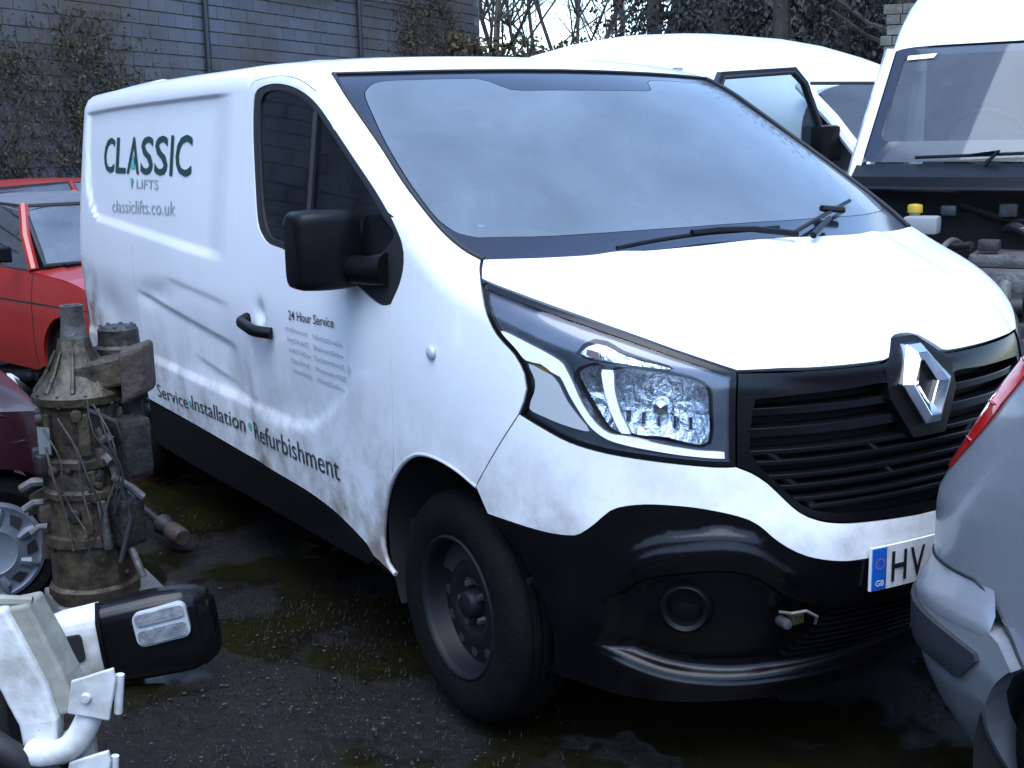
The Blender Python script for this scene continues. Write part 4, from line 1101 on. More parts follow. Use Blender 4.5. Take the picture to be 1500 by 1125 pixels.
for (t, z) in blocks:
    k = rng.integers(0, 4); d = rng.normal(0, .003)
    if (t, z) in nset:
        o = bpy.data.objects.new('block', protos[k][0]); o.location = WD*t+WNRM*d+Vector((0, 0, z)); link(o, wall)
    else:
        off = WD*t+WNRM*d+Vector((0, 0, z))
        spare.add([p+off for p in protos[0][1]+protos[0][2]], [(0, 1, 2, 3), (4, 5, 1, 0), (5, 6, 2, 1), (6, 7, 3, 2), (7, 4, 0, 3)])
so = spare.build('blocks_far', 'block_1', wall); so['kind'] = 'stuff'
# drain pipes, cable
mat('pipe_dark', (.022, .024, .028), .5)
for t, lab in ((4.75, 'dark drainpipe on the block wall above the van lettering'), (9.95, 'dark drainpipe on the block wall above the van windscreen'), (-.25, 'dark drainpipe on the block wall at the left edge')):
    p = thing('drainpipe', tuple(WP+WD*t), 0, lab, 'drainpipe', 'drainpipes on the wall')
    mb = MB(); mb.tube([Vector((0, 0, 0))+WNRM*.10, Vector((0, 0, 6.4))+WNRM*.10], .052, 12); mb.build('pipe', 'pipe_dark', p, True)
    for z in (1.2, 3.0, 4.8): mb = MB(); mb.lathe([(.052, -.03), (.062, -.03), (.062, .03), (.052, .03)], Matrix.Translation(WNRM*.10+Vector((0, 0, z))), 14); mb.build('pipe_clip', 'pipe_dark', p)
mb = MB(); mb.tube([WP+WD*t+WNRM*.08+Vector((0, 0, 4.25+.035*t-.002*(t-8)**2)) for t in np.linspace(4.0, 14.5, 16)], .018, 6)
tag(mb.build('cable', 'pipe_dark', None, True), 'thin dark cable strung along the block wall', 'cable')
# creepers: bare stems and brown leaves clinging to the wall
for i, (a, b) in enumerate([((.090, .058, .030), (.045, .035, .02)), ((.05, .055, .025), (.03, .03, .015)), ((.11, .075, .04), (.05, .035, .022))]):
    mat('dead_leaf_%d' % i, a, .85, noise=(2.0, b, .35, .7))
mat('bark', (.045, .036, .030), .9, noise=(6, (.09, .075, .06), .45, .75))
def leaves(cfn, n, size, mats, parent, name='leaves'):
    groups = [MB() for _ in mats]
    for k in range(n):
        c = Vector(cfn()); s = size*rng.uniform(.5, 1.4)
        q = Euler(tuple(rng.uniform(0, 6.28, 3))).to_matrix()
        p = [c+q @ Vector(v)*s for v in ((-.5, 0, 0), (0, -.32, .08), (.5, 0, 0), (0, .32, .08))]
        groups[rng.integers(0, len(mats))].add(p, [(0, 1, 2), (0, 2, 3)])
    for mb_, m_ in zip(groups, mats):
        if mb_.v: tag(mb_.build(name, m_, parent), kind='stuff')
def creeper(t0, t1, z0, z1, n, ns, lab, mats):
    p = thing('creeper', tuple(WP+WD*(t0+t1)/2), 0, lab, 'creeper', 'creepers on the wall')
    tc = (t0+t1)/2
    mb = MB()
    for k in range(ns):
        t = rng.uniform(t0, t1); z = z0; pts = []
        zt = z0+(z1-z0)*rng.uniform(.45, 1)
        while z < zt:
            pts.append(WD*(t-tc)+WNRM*rng.uniform(.03, .12)+Vector((0, 0, z))); z += rng.uniform(.12, .3); t += rng.normal(0, .13)
        if len(pts) > 2: mb.tube(pts, [max(.004, .016*(1-i/len(pts))) for i in range(len(pts))], 5)
    mb.build('stem', 'bark', p)
    cl = [(rng.uniform(t0, t1), z0+(z1-z0)*rng.random()**1.4, rng.uniform(.15, .5)) for _ in range(max(6, n//160))]
    def cf():
        t, z, s = cl[rng.integers(0, len(cl))]
        return WD*(t+rng.normal(0, s)-tc)+WNRM*abs(rng.normal(.06, .06))+Vector((0, 0, max(.1, min(z1+.2, z+rng.normal(0, s)))))
    leaves(cf, n, .06, mats, p)
creeper(-.8, 3.0, .3, 3.5, 9000, 55, 'brown leafless creeper on the wall above the red car', ['dead_leaf_0', 'dead_leaf_1'])
creeper(11.8, 15.0, 1.8, 5.6, 9000, 60, 'thick brown creeper on the wall end above the windscreen', ['dead_leaf_0', 'dead_leaf_2'])

# ------------------------------------------------------------------ trees and the wooded bank beyond
def tree(loc, h, lab, spread=1.0, twigs=True, lean=0, levels=4, r0=.12, name='bare_tree', seed=0):
    rr = np.random.default_rng(seed)
    t = thing(name, loc, 0, lab, 'tree', 'bare trees beyond the wall')
    trunk = MB(); crown = MB()
    def grow(p, d, L, r, lev):
        n = 5; pts = [p]; dd = d
        for i in range(n):
            dd = (dd+Vector(rr.normal(0, .09, 3))+Vector((0, 0, .03))).normalized(); pts.append(pts[-1]+dd*L/n)
        (trunk if lev == 0 else crown).tube(pts, [r*(1-.5*i/n) for i in range(n+1)], 7 if lev == 0 else 4 if lev < 3 else 3, caps=False)
        if lev < levels:
            for k in range(9 if lev == 0 else 5):
                i = rr.integers(2 if lev == 0 else 1, n+1); a = Vector(rr.normal(0, 1, 3)); a -= dd*a.dot(dd)
                if a.length < 1e-3: continue
                nd = (dd*rr.uniform(.5, 1)+a.normalized()*rr.uniform(.5, 1.0)*spread+Vector((0, 0, .15))).normalized()
                grow(pts[i], nd, L*rr.uniform(.35, .6), r*.42, lev+1)
    grow(Vector((0, 0, 0)), Vector((lean, 0, 1)).normalized(), h*.75, r0, 0)
    trunk.build('trunk', 'bark', t, True); crown.build('crown', 'bark', t)
    return t
BARE = [(-28.05, 15.79, 11), (-23.52, 13.63, 10), (-30.94, 18.75, 12), (-24.78, 15.38, 10), (-32.05, 20.7, 13), (-25.96, 17.22, 11), (-22.44, 15.28, 10), (-27.88, 19.7, 12), (-23.58, 17.12, 10), (-26.48, 19.91, 11)]
WORDS = ['leftmost', 'second from left', 'third from left', 'fourth from left', 'fifth from left', 'sixth from left', 'seventh from left', 'eighth from left', 'ninth from left', 'rightmost']
for i, (x, y, h) in enumerate(BARE):
    tree((x, y, 0), h, 'bare winter tree against the sky, %s of the row' % WORDS[i], seed=i+1, levels=4, r0=.062+.018*(i % 3))
# dark ivy-clad trees on the right
for i, (a, b) in enumerate([((.030, .036, .034), (.016, .02, .018)), ((.046, .034, .024), (.022, .018, .014)), ((.024, .030, .036), (.014, .018, .020))]):
    mat('dark_leaf_%d' % i, a, .85, noise=(1.2, b, .35, .7))
DARK = [(-15.88, 12.37), (-17.04, 14.12), (-14.36, 12.63), (-15.46, 14.4), (-12.92, 12.72), (-13.96, 14.52), (-12.22, 13.42), (-13.23, 15.21), (-10.84, 13.32), (-11.7, 15.21)]
DW = ['leftmost, beside the bare trees', 'second from left', 'third from left', 'fourth from left', 'fifth from left', 'sixth from left', 'seventh from left', 'eighth from left, by the broken pier', 'ninth from left, behind the broken pier', 'rightmost']
for i, (x, y) in enumerate(DARK):
    t = thing('ivy_tree', (x, y, 0), 0, 'dark ivy-clad tree behind the white vans, %s' % DW[i], 'tree', 'dark trees behind the vans')
    mb = MB(); mb.tube([(0, 0, 0), (.05, .03, 2), (-.04, .05, 4.5), (.02, 0, 7.5)], [.2, .17, .13, .05], 8)
    rs = np.random.default_rng(40+i)
    for k in range(10):
        z = rs.uniform(1, 6.5); a = rs.uniform(0, 6.28); L_ = rs.uniform(.7, 1.3)
        mb.tube([(0, 0, z), (L_*.5*math.cos(a), L_*.5*math.sin(a), z+.2), (L_*math.cos(a), L_*math.sin(a), z+.6)], [.05, .035, .012], 5)
    mb.build('trunk', 'bark', t, True)
    cl = [(rs.normal(0, .62), rs.normal(0, .62), rs.uniform(.4, 7.6), rs.uniform(.25, .5)) for _ in range(34)]
    def cf():
        a = cl[rng.integers(0, len(cl))]
        return (a[0]+rng.normal(0, a[3]), a[1]+rng.normal(0, a[3]), max(.1, a[2]+rng.normal(0, a[3])))
    leaves(cf, 6000, .095, ['dark_leaf_%d' % (i % 3), 'dark_leaf_%d' % ((i+1) % 3)], t, 'crown')
# hedge between wall and trees
hg = thing('hedge', (-22.0, 14.0, 0), 0, 'high brown hedge between the block wall and the dark trees', 'hedge')
HA, HB = Vector((-24.3, 12.7, 0)), Vector((-19.4, 15.5, 0)); HC = Vector((-22.0, 14.0, 0))
HD = (HB-HA).normalized(); HN = Vector((HD.y, -HD.x, 0)); HL = (HB-HA).length
def hf():
    s = rng.random(); top = 4.15-.72*s+.10*math.sin(s*23)
    return HA+HD*(s*HL)+HN*rng.normal(0, .35)+Vector((0, 0, rng.uniform(.1, 1)**.8*top+rng.normal(0, .06)))-HC
leaves(hf, 9000, .13, ['dead_leaf_0', 'dead_leaf_1', 'dead_leaf_2'], hg)
mb = MB()
for k in range(70):
    s = rng.random(); b_ = HA+HD*(s*HL)+HN*rng.normal(0, .25)-HC; top = 4.0-.7*s
    mb.tube([b_, b_+Vector((rng.normal(0, .2), rng.normal(0, .2), top*.5)), b_+Vector((rng.normal(0, .35), rng.normal(0, .35), top))], [.03, .02, .006], 4)
tag(mb.build('stem', 'bark', hg), kind='stuff')
MB().add([HA+HN*.12-HC, HB+HN*.12-HC, HB+HN*.12+Vector((0, 0, 3.1))-HC, HA+HN*.12+Vector((0, 0, 3.8))-HC, HA-HN*.12-HC, HB-HN*.12-HC, HB-HN*.12+Vector((0, 0, 3.1))-HC, HA-HN*.12+Vector((0, 0, 3.8))-HC],
         [(0, 1, 2, 3), (5, 4, 7, 6), (3, 2, 6, 7), (0, 3, 7, 4), (1, 5, 6, 2)]).build('core', 'dead_leaf_1', hg)
# wooded bank behind everything on the right
mat('bank', (.032, .028, .022), .95, noise=(.8, (.02, .022, .018), .4, .7), bump=(3, .8))
V, Fc = [], []
for i in range(25):
    for j in range(7):
        a = i/24; base = Vector((-31, 16.5, 0))*(1-a)+Vector((-4, 26, 0))*a
        dv = Vector((-.80, .60, 0)); V.append(tuple(base+dv*(j*2.2)+Vector((0, 0, -.1+[0, .9, 1.9, 2.8, 3.4, 3.9, 4.2][j]*(.35+2.3*max(0, min(1, (a-.265)/.06)))+.18*math.sin(i*2.3+j*1.7)))))
for i in range(24):
    for j in range(6): Fc.append((i*7+j, i*7+j+1, (i+1)*7+j+1, (i+1)*7+j))
tag(mesh_obj('wooded_bank', V, Fc, 'bank', None, True), kind='structure')
# broken masonry pier with toothed edge
mat('pale_stone', (.15, .145, .13), .9, noise=(5, (.06, .055, .04), .38, .62), bump=(20, .5))
pier = thing('broken_pier', (-6.30, 8.0, 0), math.atan2(.28, .31), 'broken pale masonry pier with a toothed edge above the white van roof', 'masonry pier')
rs = np.random.default_rng(9); z = 0.0; row = 0
while z < 2.85:
    h = .105 if z > 1.6 else .21; x = -.18+.20*max(0, (2.2-z)*.25)+rs.uniform(0, .09)+(0.05 if row % 2 else 0)
    if z < 1.6: x = -.1
    while x < .9:
        w_ = rs.uniform(.10, .24); mb = MB(); mb.box((x, -.12+rs.normal(0, .008), z+.004), (min(x+w_-.008, .95), .12, z+h-.004), bev=.006); mb.build('stone', 'pale_stone', pier)
        x += w_
    z += h; row += 1


# added unseen hedges that block the horizon and darken reflections in glass and paint
for i, c in enumerate([(.020, .026, .022), (.026, .026, .018)]):
    mat('yew_%d' % i, c, .9, noise=(1.0, (c[0]*.5, c[1]*.5, c[2]*.5), .35, .7))
def yew(name, a, b, h, lab):
    A, B = Vector(a), Vector(b); D = (B-A).normalized(); Lh = (B-A).length; C_ = (A+B)/2; N_ = Vector((D.y, -D.x, 0))
    t = thing(name, tuple(C_), 0, lab, 'hedge', 'unseen hedges added for dark reflections')
    f_ = lambda: A+D*rng.uniform(0, Lh)+N_*rng.normal(0, .5)-C_+Vector((0, 0, rng.uniform(.03, 1)**.8*h*(1+.08*math.sin(rng.uniform(0, 6))) ))
    leaves(f_, 5000, .24, ['yew_0', 'yew_1'], t)
    V = []
    for s_ in (-.2, .2):
        for k in range(25):
            q_ = A+D*(Lh*k/24)+N_*s_-C_; V += [tuple(q_), tuple(q_+Vector((0, 0, h*(.9+.06*math.sin(k*1.7)+.05*math.sin(k*.7)))))]
    Fc = []
    for o_ in (0, 50):
        for k in range(24): Fc.append((o_+2*k, o_+2*k+2, o_+2*k+3, o_+2*k+1))
    for k in range(24): Fc.append((2*k+1, 2*k+3, 53+2*k, 51+2*k))
    MB().add(V, Fc).build('core', 'yew_0', t)
yew('yew_hedge', (-3.5, -17, 0), (20, -15, 0), 5.0, 'unseen dark hedge added behind the viewer for reflections')
yew('yew_hedge', (19, -16, 0), (17, 16, 0), 5.0, 'unseen dark hedge added to the right of the viewer for reflections')

# ------------------------------------------------------------------ other vehicles
mat('red_paint', (.33, .026, .018), .30, coat=.4, noise=(2, (.28, .018, .016), .4, .75))
mat('red_rust', (.20, .025, .018), .45)
mat('maroon_paint', (.030, .006, .011), .28, coat=.3, noise=(3, (.022, .006, .010), .4, .7))
mat('silver_paint', (.25, .265, .29), .30, metal=.30, coat=.5, noise=(40, (.23, .245, .27), .4, .7), dirt=(.15, .75, (.10, .085, .065), .7, 7))
mat('grey_cloth', (.11, .115, .135), .75, noise=(6, (.08, .085, .10), .4, .7))
mat('grey_strip', (.022, .024, .030), .5, noise=(8, (.035, .036, .042), .4, .7))
mat('tail_red', (.45, .012, .010), .12, coat=.8)
mat('hubcap', (.17, .19, .22), .42, metal=.3, noise=(9, (.11, .12, .14), .45, .75))
mat('engine_grime', (.030, .029, .028), .6, noise=(7, (.012, .011, .010), .4, .7), bump=(25, .4))
mat('alloy_dirty', (.12, .115, .11), .55, metal=.4, noise=(9, (.035, .03, .024), .42, .72), bump=(30, .4))
mat('tank_white', (.26, .27, .27), .5)
mat('cap_yellow', (.42, .27, .01), .45)
mat('blue_plastic', (.03, .12, .45), .4)
mat('sticker_white', (.75, .76, .76), .5)
glass_mat('grey_glass', (.70, .78, .80), .65, (.21, .24, .28), 1.8, .3, .7, .03, .30)
glass_mat('blue_glass', (.45, .56, .60), .28, (.16, .21, .24), 2.0, .35, .75, .03, .10)
glass_mat('pale_glass', (.88, .92, .94), .42, (.17, .185, .20), 1.6, .3, .75, .03, .18)

def sheet(name, outline, fn, material, parent, step=.04, holes=(), flange=.02, dirn=None, smooth=True):
    """fill a 2D outline and lay it on a surface fn(u, v) -> (N, 3); flange gives it thickness"""
    loops = [np.array(dedupe([np.array(p, float) for p in L])) for L in [outline]+list(holes)]
    u0, u1 = loops[0].min(0), loops[0].max(0)
    gx, gy = np.meshgrid(np.arange(u0[0], u1[0], step), np.arange(u0[1], u1[1], step*.87))
    gx = gx+(np.arange(gx.shape[0]) % 2)[:, None]*step*.5
    q = np.stack([gx.ravel(), gy.ravel()], -1); ok = inside(loops[0], q)
    for h in loops[1:]: ok &= ~inside(h, q)
    q = q[ok]
    for h in loops: q = q[mindist(h, q) > step*.45] if len(q) else q
    U = np.concatenate(loops+([q] if len(q) else [])); ed = []; s0 = 0
    for Lp in loops:
        n = len(Lp); ed += [(s0+i, s0+(i+1) % n) for i in range(n)]; s0 += n
    r = delaunay_2d_cdt([Vector((float(a), float(b))) for a, b in U], ed, [], 0, 1e-6)
    nv = np.array([(v.x, v.y) for v in r[0]]); cen = np.array([nv[list(t)].mean(0) for t in r[2]])
    ok = inside(loops[0], cen)
    for h in loops[1:]: ok &= ~inside(h, cen)
    P = np.asarray(fn(nv[:, 0], nv[:, 1]), float); fs = []
    e = 1e-3
    N = np.cross(np.asarray(fn(nv[:, 0]+e, nv[:, 1]))-P, np.asarray(fn(nv[:, 0], nv[:, 1]+e))-P); N = unit(N)
    if dirn is not None and (N@np.array(dirn)).mean() < 0: N = -N
    for t, k in zip(r[2], ok):
        if not k: continue
        a, b, c = P[list(t)]
        fs.append(tuple(t) if np.dot(np.cross(b-a, c-a), N[t[0]]) > 0 else (t[0], t[2], t[1]))
    V = [tuple(p) for p in P]; NN = [tuple(n) for n in N]
    if flange:
        es = set()
        for f_ in fs: es |= {(f_[0], f_[1]), (f_[1], f_[2]), (f_[2], f_[0])}
        for a, b in [x for x in es if (x[1], x[0]) not in es]:
            qa, qb = P[a]-N[a]*flange, P[b]-N[b]*flange; nn = -unit(np.cross(P[b]-P[a], qa-P[a])[None])[0]
            k = len(V); V += [tuple(P[a]), tuple(P[b]), tuple(qb), tuple(qa)]; NN += [tuple(nn)]*4; fs.append((k+1, k, k+3, k+2))
    o = mesh_obj(name, V, fs, material, parent, True)
    o.data.normals_split_custom_set_from_vertices(NN)
    return o
def loft(secs, closed=False, caps=False):
    n = len(secs[0]); mb = MB(); V = [p for s in secs for p in s]; Fc = []
    for i in range(len(secs)-1):
        for k in range(n if closed else n-1): Fc.append((i*n+k, i*n+(k+1) % n, (i+1)*n+(k+1) % n, (i+1)*n+k))
    if caps: Fc += [tuple(range(n)), tuple(range((len(secs)-1)*n, len(secs)*n))[::-1]]
    return mb.add(V, Fc)
def car_wheel(parent, x, y, side, rad, wid=.165, cap=True):
    M = frame((x, y, rad), (0, side, 0), (0, 0, 1)); h = wid/2; rr = rad*.66
    mb = MB(); mb.lathe([(rr, -h+.01), (rr+.02, -h), (rad-.05, -h-.005), (rad-.015, -h+.01), (rad, -h+.03), (rad, h-.03), (rad-.015, h-.01), (rad-.05, h+.005), (rr+.02, h), (rr, h-.01)], M, 48)
    t = mb.build('wheel', 'tyre', parent, True, angle=30)
    if cap:
        mb = MB(); mb.lathe([(rr+.004, h-.02), (rr, h+.002), (rr*.93, h+.006), (rr*.86, h-.002), (rr*.60, h+.010), (rr*.45, h+.020), (rr*.42, h+.016), (0, h+.018)], M, 48); c = mb.build('hubcap', 'hubcap', t, True, angle=50)
        for k in range(7):
            a = 2*math.pi*k/7+.2; Mk = M @ Matrix.Rotation(a, 4, 'Z')
            mb = MB(); mb.add([Mk @ Vector(p) for p in ((rr*.63, -.026, h+.012), (rr*.63, .012, h+.012), (rr*.80, .030, h+.006), (rr*.84, -.012, h+.006))], [(0, 1, 2, 3)]); mb.build('hubcap_slot', 'black_matt', c)
        for k in range(7):
            a = 2*math.pi*k/7+.2+.45; Mk = M @ Matrix.Rotation(a, 4, 'Z'); mb = MB(); mb.tube([Mk @ Vector((rr*.55, 0, h+.010)), Mk @ Vector((rr*.72, .006, h+.012)), Mk @ Vector((rr*.88, .004, h+.004))], [.012, .018, .012], 6); mb.build('hubcap_spoke', 'hubcap', c, True)
    else:
        mb = MB(); mb.lathe([(rr, h-.02), (rr*.9, h-.03), (rr*.6, h-.02), (0, h-.01)], M, 32); mb.build('rim', 'steel_wheel', t, True)
    return t
def hatch(name, loc, rz, label, paint, roofm, k=1.0, over=.62, zb=.86, glass='grey_glass', rad=.28, belt=.90, roofz=1.33, wsx=0.0, rk=0.0):
    c = thing(name, loc, rz, label, 'car')
    w = .76*k; ar = rad+.045
    arch = lambda cx: [(cx+ar*math.cos(R(a)), rad-.01+ar*math.sin(R(a))) for a in range(-8, 189, 12)]
    nose = [(over-.06, .24), (over, .40), (over-.01, .60), (over-.08, zb-.12)]
    out = nose+[(.25, zb-.06), (-.05, zb-.02), (-.42, zb+.01), (-1.2, belt), (-2.2, belt+.01), (-2.62, belt-.03), (-2.78, .68), (-2.76, .32), (-2.62, .22)]+arch(-2.25)[::-1]+[(-1.8, .20), (-.48, .20)]+arch(0.0)[::-1]
    yf = lambda x, z: w-.05*np.clip((z-.55)/.35, 0, 2)**2-.03*np.clip((.45-z)/.25, 0, 2)**2-.25*np.clip((x-over+.35)/.45, 0, 2)**2.2-.10*np.clip((-2.3-x)/.5, 0, 2)**2
    for s in (-1, 1):
        sd_ = sheet('body_side', out, lambda x, z: np.stack([x, s*yf(x, z), z], -1), paint, c, .05, dirn=(0, s, 0), flange=.03)
        mb = MB()
        for xs in (-.44, -1.35):
            mb.tube([(xs+.02*math.sin(z*3), s*(yf(np.array(xs), np.array(z))+.0005), z) for z in np.linspace(.24, belt-.02, 10)], .004, 5)
        mb.tube([(x, s*(yf(np.array(x), np.array(.655))+.0005), .655+.0*x) for x in np.linspace(over-.2, -2.6, 20)], .005, 5)
        mb.build('panel_gap', 'rubber', sd_)
        car_wheel(c, 0, s*(w-.11), s, rad); car_wheel(c, -2.25, s*(w-.11), s, rad)
        for cx in (0, -2.25):
            V, Fc = [], []; pts = [(cx+(ar-.004)*math.cos(R(a)), rad-.01+(ar-.004)*math.sin(R(a))) for a in range(-10, 191, 10)]
            for x, z in pts: V += [(x, s*(w-.03), z), (x, s*.35, z)]
            for i in range(len(pts)-1): Fc.append((2*i, 2*i+2, 2*i+3, 2*i+1))
            MB().add(V, Fc).build('arch_liner', 'black_matt', c, True)
        # pillars and side glass
        top = [(-1.02-wsx*.7+rk, s*.56*k, roofz-.03), (-1.55, s*.58*k, roofz), (-2.25, s*.56*k, roofz-.03)]
        yb = float(yf(np.array(-.5), np.array(belt)))-.015
        base = [(-.45-wsx, s*yb, zb+.015), (-1.45, s*yb, belt), (-2.62, s*(yb-.08), belt-.02)]
        for a, b, rr_ in ((base[0], top[0], .034), (base[1], top[1], .030), (base[2], top[2], .06)):
            mb = MB(); mb.tube([a, tuple((Vector(a)+Vector(b))/2+Vector((0, s*.02, .01))), b], rr_, 8); mb.build('pillar', paint, c, True)
        for (a, b, d_, e_) in ((base[0], base[1], top[1], top[0]), (base[1], base[2], top[2], top[1])):
            MB().add([Vector(p)+Vector((0, s*.004, 0)) for p in (a, b, d_, e_)], [(0, 1, 2, 3)]).build('side_glass', glass, c)
            MB().tube([a, b, d_, e_], .012, 6, closed=True).build('glass_rubber', 'rubber', c, True)
        m_ = MB(); m_.add(*[[(p[0]-.62, s*(w+.02)+p[1], belt+.04+p[2]) for p in ((0, 0, 0), (.05, 0, 0), (.05, s*.13, .01), (0, s*.13, .01), (0, 0, .11), (.04, 0, .11), (.04, s*.13, .10), (0, s*.13, .10))], [(0, 3, 2, 1), (4, 5, 6, 7), (0, 1, 5, 4), (1, 2, 6, 5), (2, 3, 7, 6), (3, 0, 4, 7)]])
        m_.build('door_mirror', 'black_plastic', c, bevel=.015)
        MB().tube([(-1.22, s*(w-.02), belt-.13), (-1.20, s*(w+.012), belt-.13), (-1.05, s*(w+.012), belt-.13), (-1.03, s*(w-.02), belt-.13)], .010, 6).build('door_handle', 'black_plastic', c, True)
        mb = MB(); mb.lathe([(0, .03), (.05, .025), (.075, .0), (.08, -.02)], frame((over-.055, s*.48*k, .62), (1, 0, .1)), 24); mb.build('headlight', 'clear_lens_frost', c, True)
    bz = lambda x, y: zb+.035-.05*(np.abs(y)/w)**3-np.where(x > -.1, .14*((x+.1)/(over+.05))**1.6, 0)-.35*np.clip((x-over+.12)/.2, 0, 1)**2+np.where(x < -.1, (-.1-x)*.07, 0)
    yb2 = lambda x: float(yf(np.array(x), np.array(zb-.03)))
    bo = [(x, -yb2(x)+.005) for x in np.linspace(over-.06, -.42-wsx, 12)]; bo = bo+[(x, -y) for x, y in bo[::-1]]
    sheet('bonnet', bo, lambda x, y: np.stack([x, y, bz(x, y)], -1), paint, c, .06, dirn=(0, 0, 1))
    ws = [[(-.38-wsx-(.64-.3*wsx-rk)*t+.05*(1-(y/.7)**2), y*(.66-.10*t)/.7*k, zb+.05+(roofz-zb-.08)*t) for y in np.linspace(-.7, .7, 9)] for t in np.linspace(0, 1, 6)]
    loft(ws).build('windscreen', glass, c, True)
    MB().tube(ws[0]+[r_[-1] for r_ in ws[1:-1]]+ws[-1][::-1]+[r_[0] for r_ in ws[1:-1]][::-1], .016, 6, closed=True).build('screen_rubber', 'rubber', c, True)
    MB().box((-.42-wsx, -.55*k, zb+.03), (-.30-wsx, .55*k, zb+.055)).build('scuttle', 'black_plastic', c)
    rf = [[(x, y*.585*k/.6, roofz+.03-.045*(abs(y)/.6)**3-.04*((x+1.6)/.75)**2) for y in np.linspace(-.6, .6, 9)] for x in np.linspace(-.98+rk, -2.3, 9)]
    rf2 = [[(p[0], p[1], p[2]-.03) for p in s_] for s_ in rf]
    mb = loft(rf); mb.add([p for s_ in rf2 for p in s_], [(f_[3], f_[2], f_[1], f_[0]) for f_ in mb.f[:64]]); mb.build('roof', roofm, c, True, angle=50)
    rw = [[(-2.28-.30*t, y*(.54+.06*t)/.6*k, roofz-.02-(roofz-belt)*t) for y in np.linspace(-.6, .6, 7)] for t in np.linspace(0, 1, 4)]
    loft(rw).build('rear_glass', glass, c, True)
    tg = [[(-2.60-.16*math.sin(t*1.5), y*.62/.6*k, belt-.62*t) for y in np.linspace(-.6, .6, 7)] for t in np.linspace(0, 1, 6)]
    loft(tg).build('tailgate', paint, c, True)
    ns = [[(over-.04+.03*math.sin(t*3.1)-.10*(y/.7)**4, y*(w-.05)/.7, .26+.42*t) for y in np.linspace(-.7, .7, 11)] for t in np.linspace(0, 1, 6)]
    loft(ns).build('front_panel', 'black_plastic', c, True)
    MB().box((-2.6, -w+.08, .20), (over-.12, w-.08, .30)).build('underbody', 'black_matt', c)
    MB().box((-2.5, -w+.1, .3), (-.35, w-.1, .62)).build('cabin_floor', 'black_matt', c)
    for y in (-.33, .33): MB().box((-1.45, y*k-.21, .5), (-1.30, y*k+.21, 1.08), bev=.04).build('seat', 'seat', c, True)
    return c
hatch('red_hatchback', (-5.33, -.11, 0), R(14.7), 'small red car with grey roof behind the van, left of it', 'red_paint', 'grey_cloth', roofz=1.29, zb=.84, belt=.87, rk=.20)
hatch('red_estate', (-9.9, 1.6, 0), R(98), 'red car whose roof shows above the small red car', 'red_rust', 'red_paint', k=1.08, roofz=1.33, zb=.86, belt=.92)
hatch('maroon_car', (-2.32, -1.87, -.02), R(88), 'dark maroon car with silver hubcap at the left edge, behind the gearbox', 'maroon_paint', 'maroon_paint', k=1.0, over=.34, zb=.80, belt=.86, rad=.27, wsx=.45)

# ---- silver car, tail end at the right edge
sc = thing('silver_car', (1.925, .50, .03), 0, 'silver car at the right edge, tail with red lamp against the van', 'car')
SP = [np.array(p) for p in ((1.035, .62), (1.025, .35), (1.02, .12), (1.035, -.02), (1.075, -.12), (1.15, -.185), (1.28, -.222), (1.55, -.238), (2.0, -.243), (3.2, -.243), (4.4, -.23))]
SC = np.array(crom(SP, .02)); SL = np.concatenate([[0], np.cumsum(np.linalg.norm(np.diff(SC, axis=0), axis=1))])
def sil(u, z, off=0.0):
    u = np.asarray(u, float); z = np.asarray(z, float)
    x = np.interp(u, SL, SC[:, 0]); y = np.interp(u, SL, SC[:, 1]); e = .02
    tx = np.interp(u+e, SL, SC[:, 0])-np.interp(u-e, SL, SC[:, 0]); ty = np.interp(u+e, SL, SC[:, 1])-np.interp(u-e, SL, SC[:, 1])
    L = np.sqrt(tx*tx+ty*ty)+1e-9; nx_, ny_ = ty/L, -tx/L
    nx_, ny_ = np.where(ny_ > 0, nx_, nx_), ny_
    # outward = away from the car's middle
    sgn = np.where((nx_*(x-2.2)+ny_*(y-.62)) > 0, 1, -1); nx_, ny_ = nx_*sgn, ny_*sgn
    o = off+np.interp(z, [.15, .21, .31, .39, .47, .60, .66, .85, 1.05, 1.45], [-.18, -.13, -.065, -.025, -.004, 0, 0, 0, -.012, -.09])
    lean = np.clip(z-.80, 0, 2)*.50*np.clip((1.75-x)/.55, 0, 1)
    return np.stack([x+nx_*o+lean-1.9, y+ny_*o-.62, z], -1)
def s_at(x): 
    i = np.argmax(SC[:, 1] < -.15); return float(np.interp(x, SC[i:, 0], SL[i:]))
S0 = s_at(1.12)
AX, AZ, AR = 1.63, .27, .33
ac = lambda a0, a1, n=14: [(s_at(AX+AR*math.cos(R(a))), AZ+AR*math.sin(R(a))) for a in np.linspace(a0, a1, n)]
bump_o = [(.0, .18), (.0, .575)]+[(s, .575) for s in np.arange(.05, s_at(1.33), .05)]+crom([(s_at(1.34), .572), (s_at(1.365), .558), (s_at(1.385), .53), (s_at(1.402), .505)], .015)+ac(135, 196, 18)+[(s_at(1.24), .18)]
bo_ = sheet('rear_bumper', bump_o, lambda u, z: sil(u, z, .035), 'silver_paint', sc, .03, dirn=(-.5, -.8, 0), flange=.07)
body_o = [(.0, .62), (.0, 1.42)]+[(s_at(x), 1.42) for x in (1.2, 1.6, 2.2, 3.0, 3.6, 4.1)]+[(s_at(4.1), .22), (s_at(3.9), .22), (s_at(1.93), .22)]+ac(-8, 134, 24)+[(s_at(1.385), .535), (s_at(1.36), .575), (s_at(1.33), .61)]
winq = [(s_at(1.62), 1.02), (s_at(1.78), 1.34), (s_at(3.2), 1.36), (s_at(3.9), 1.0), (s_at(2.6), .98)]
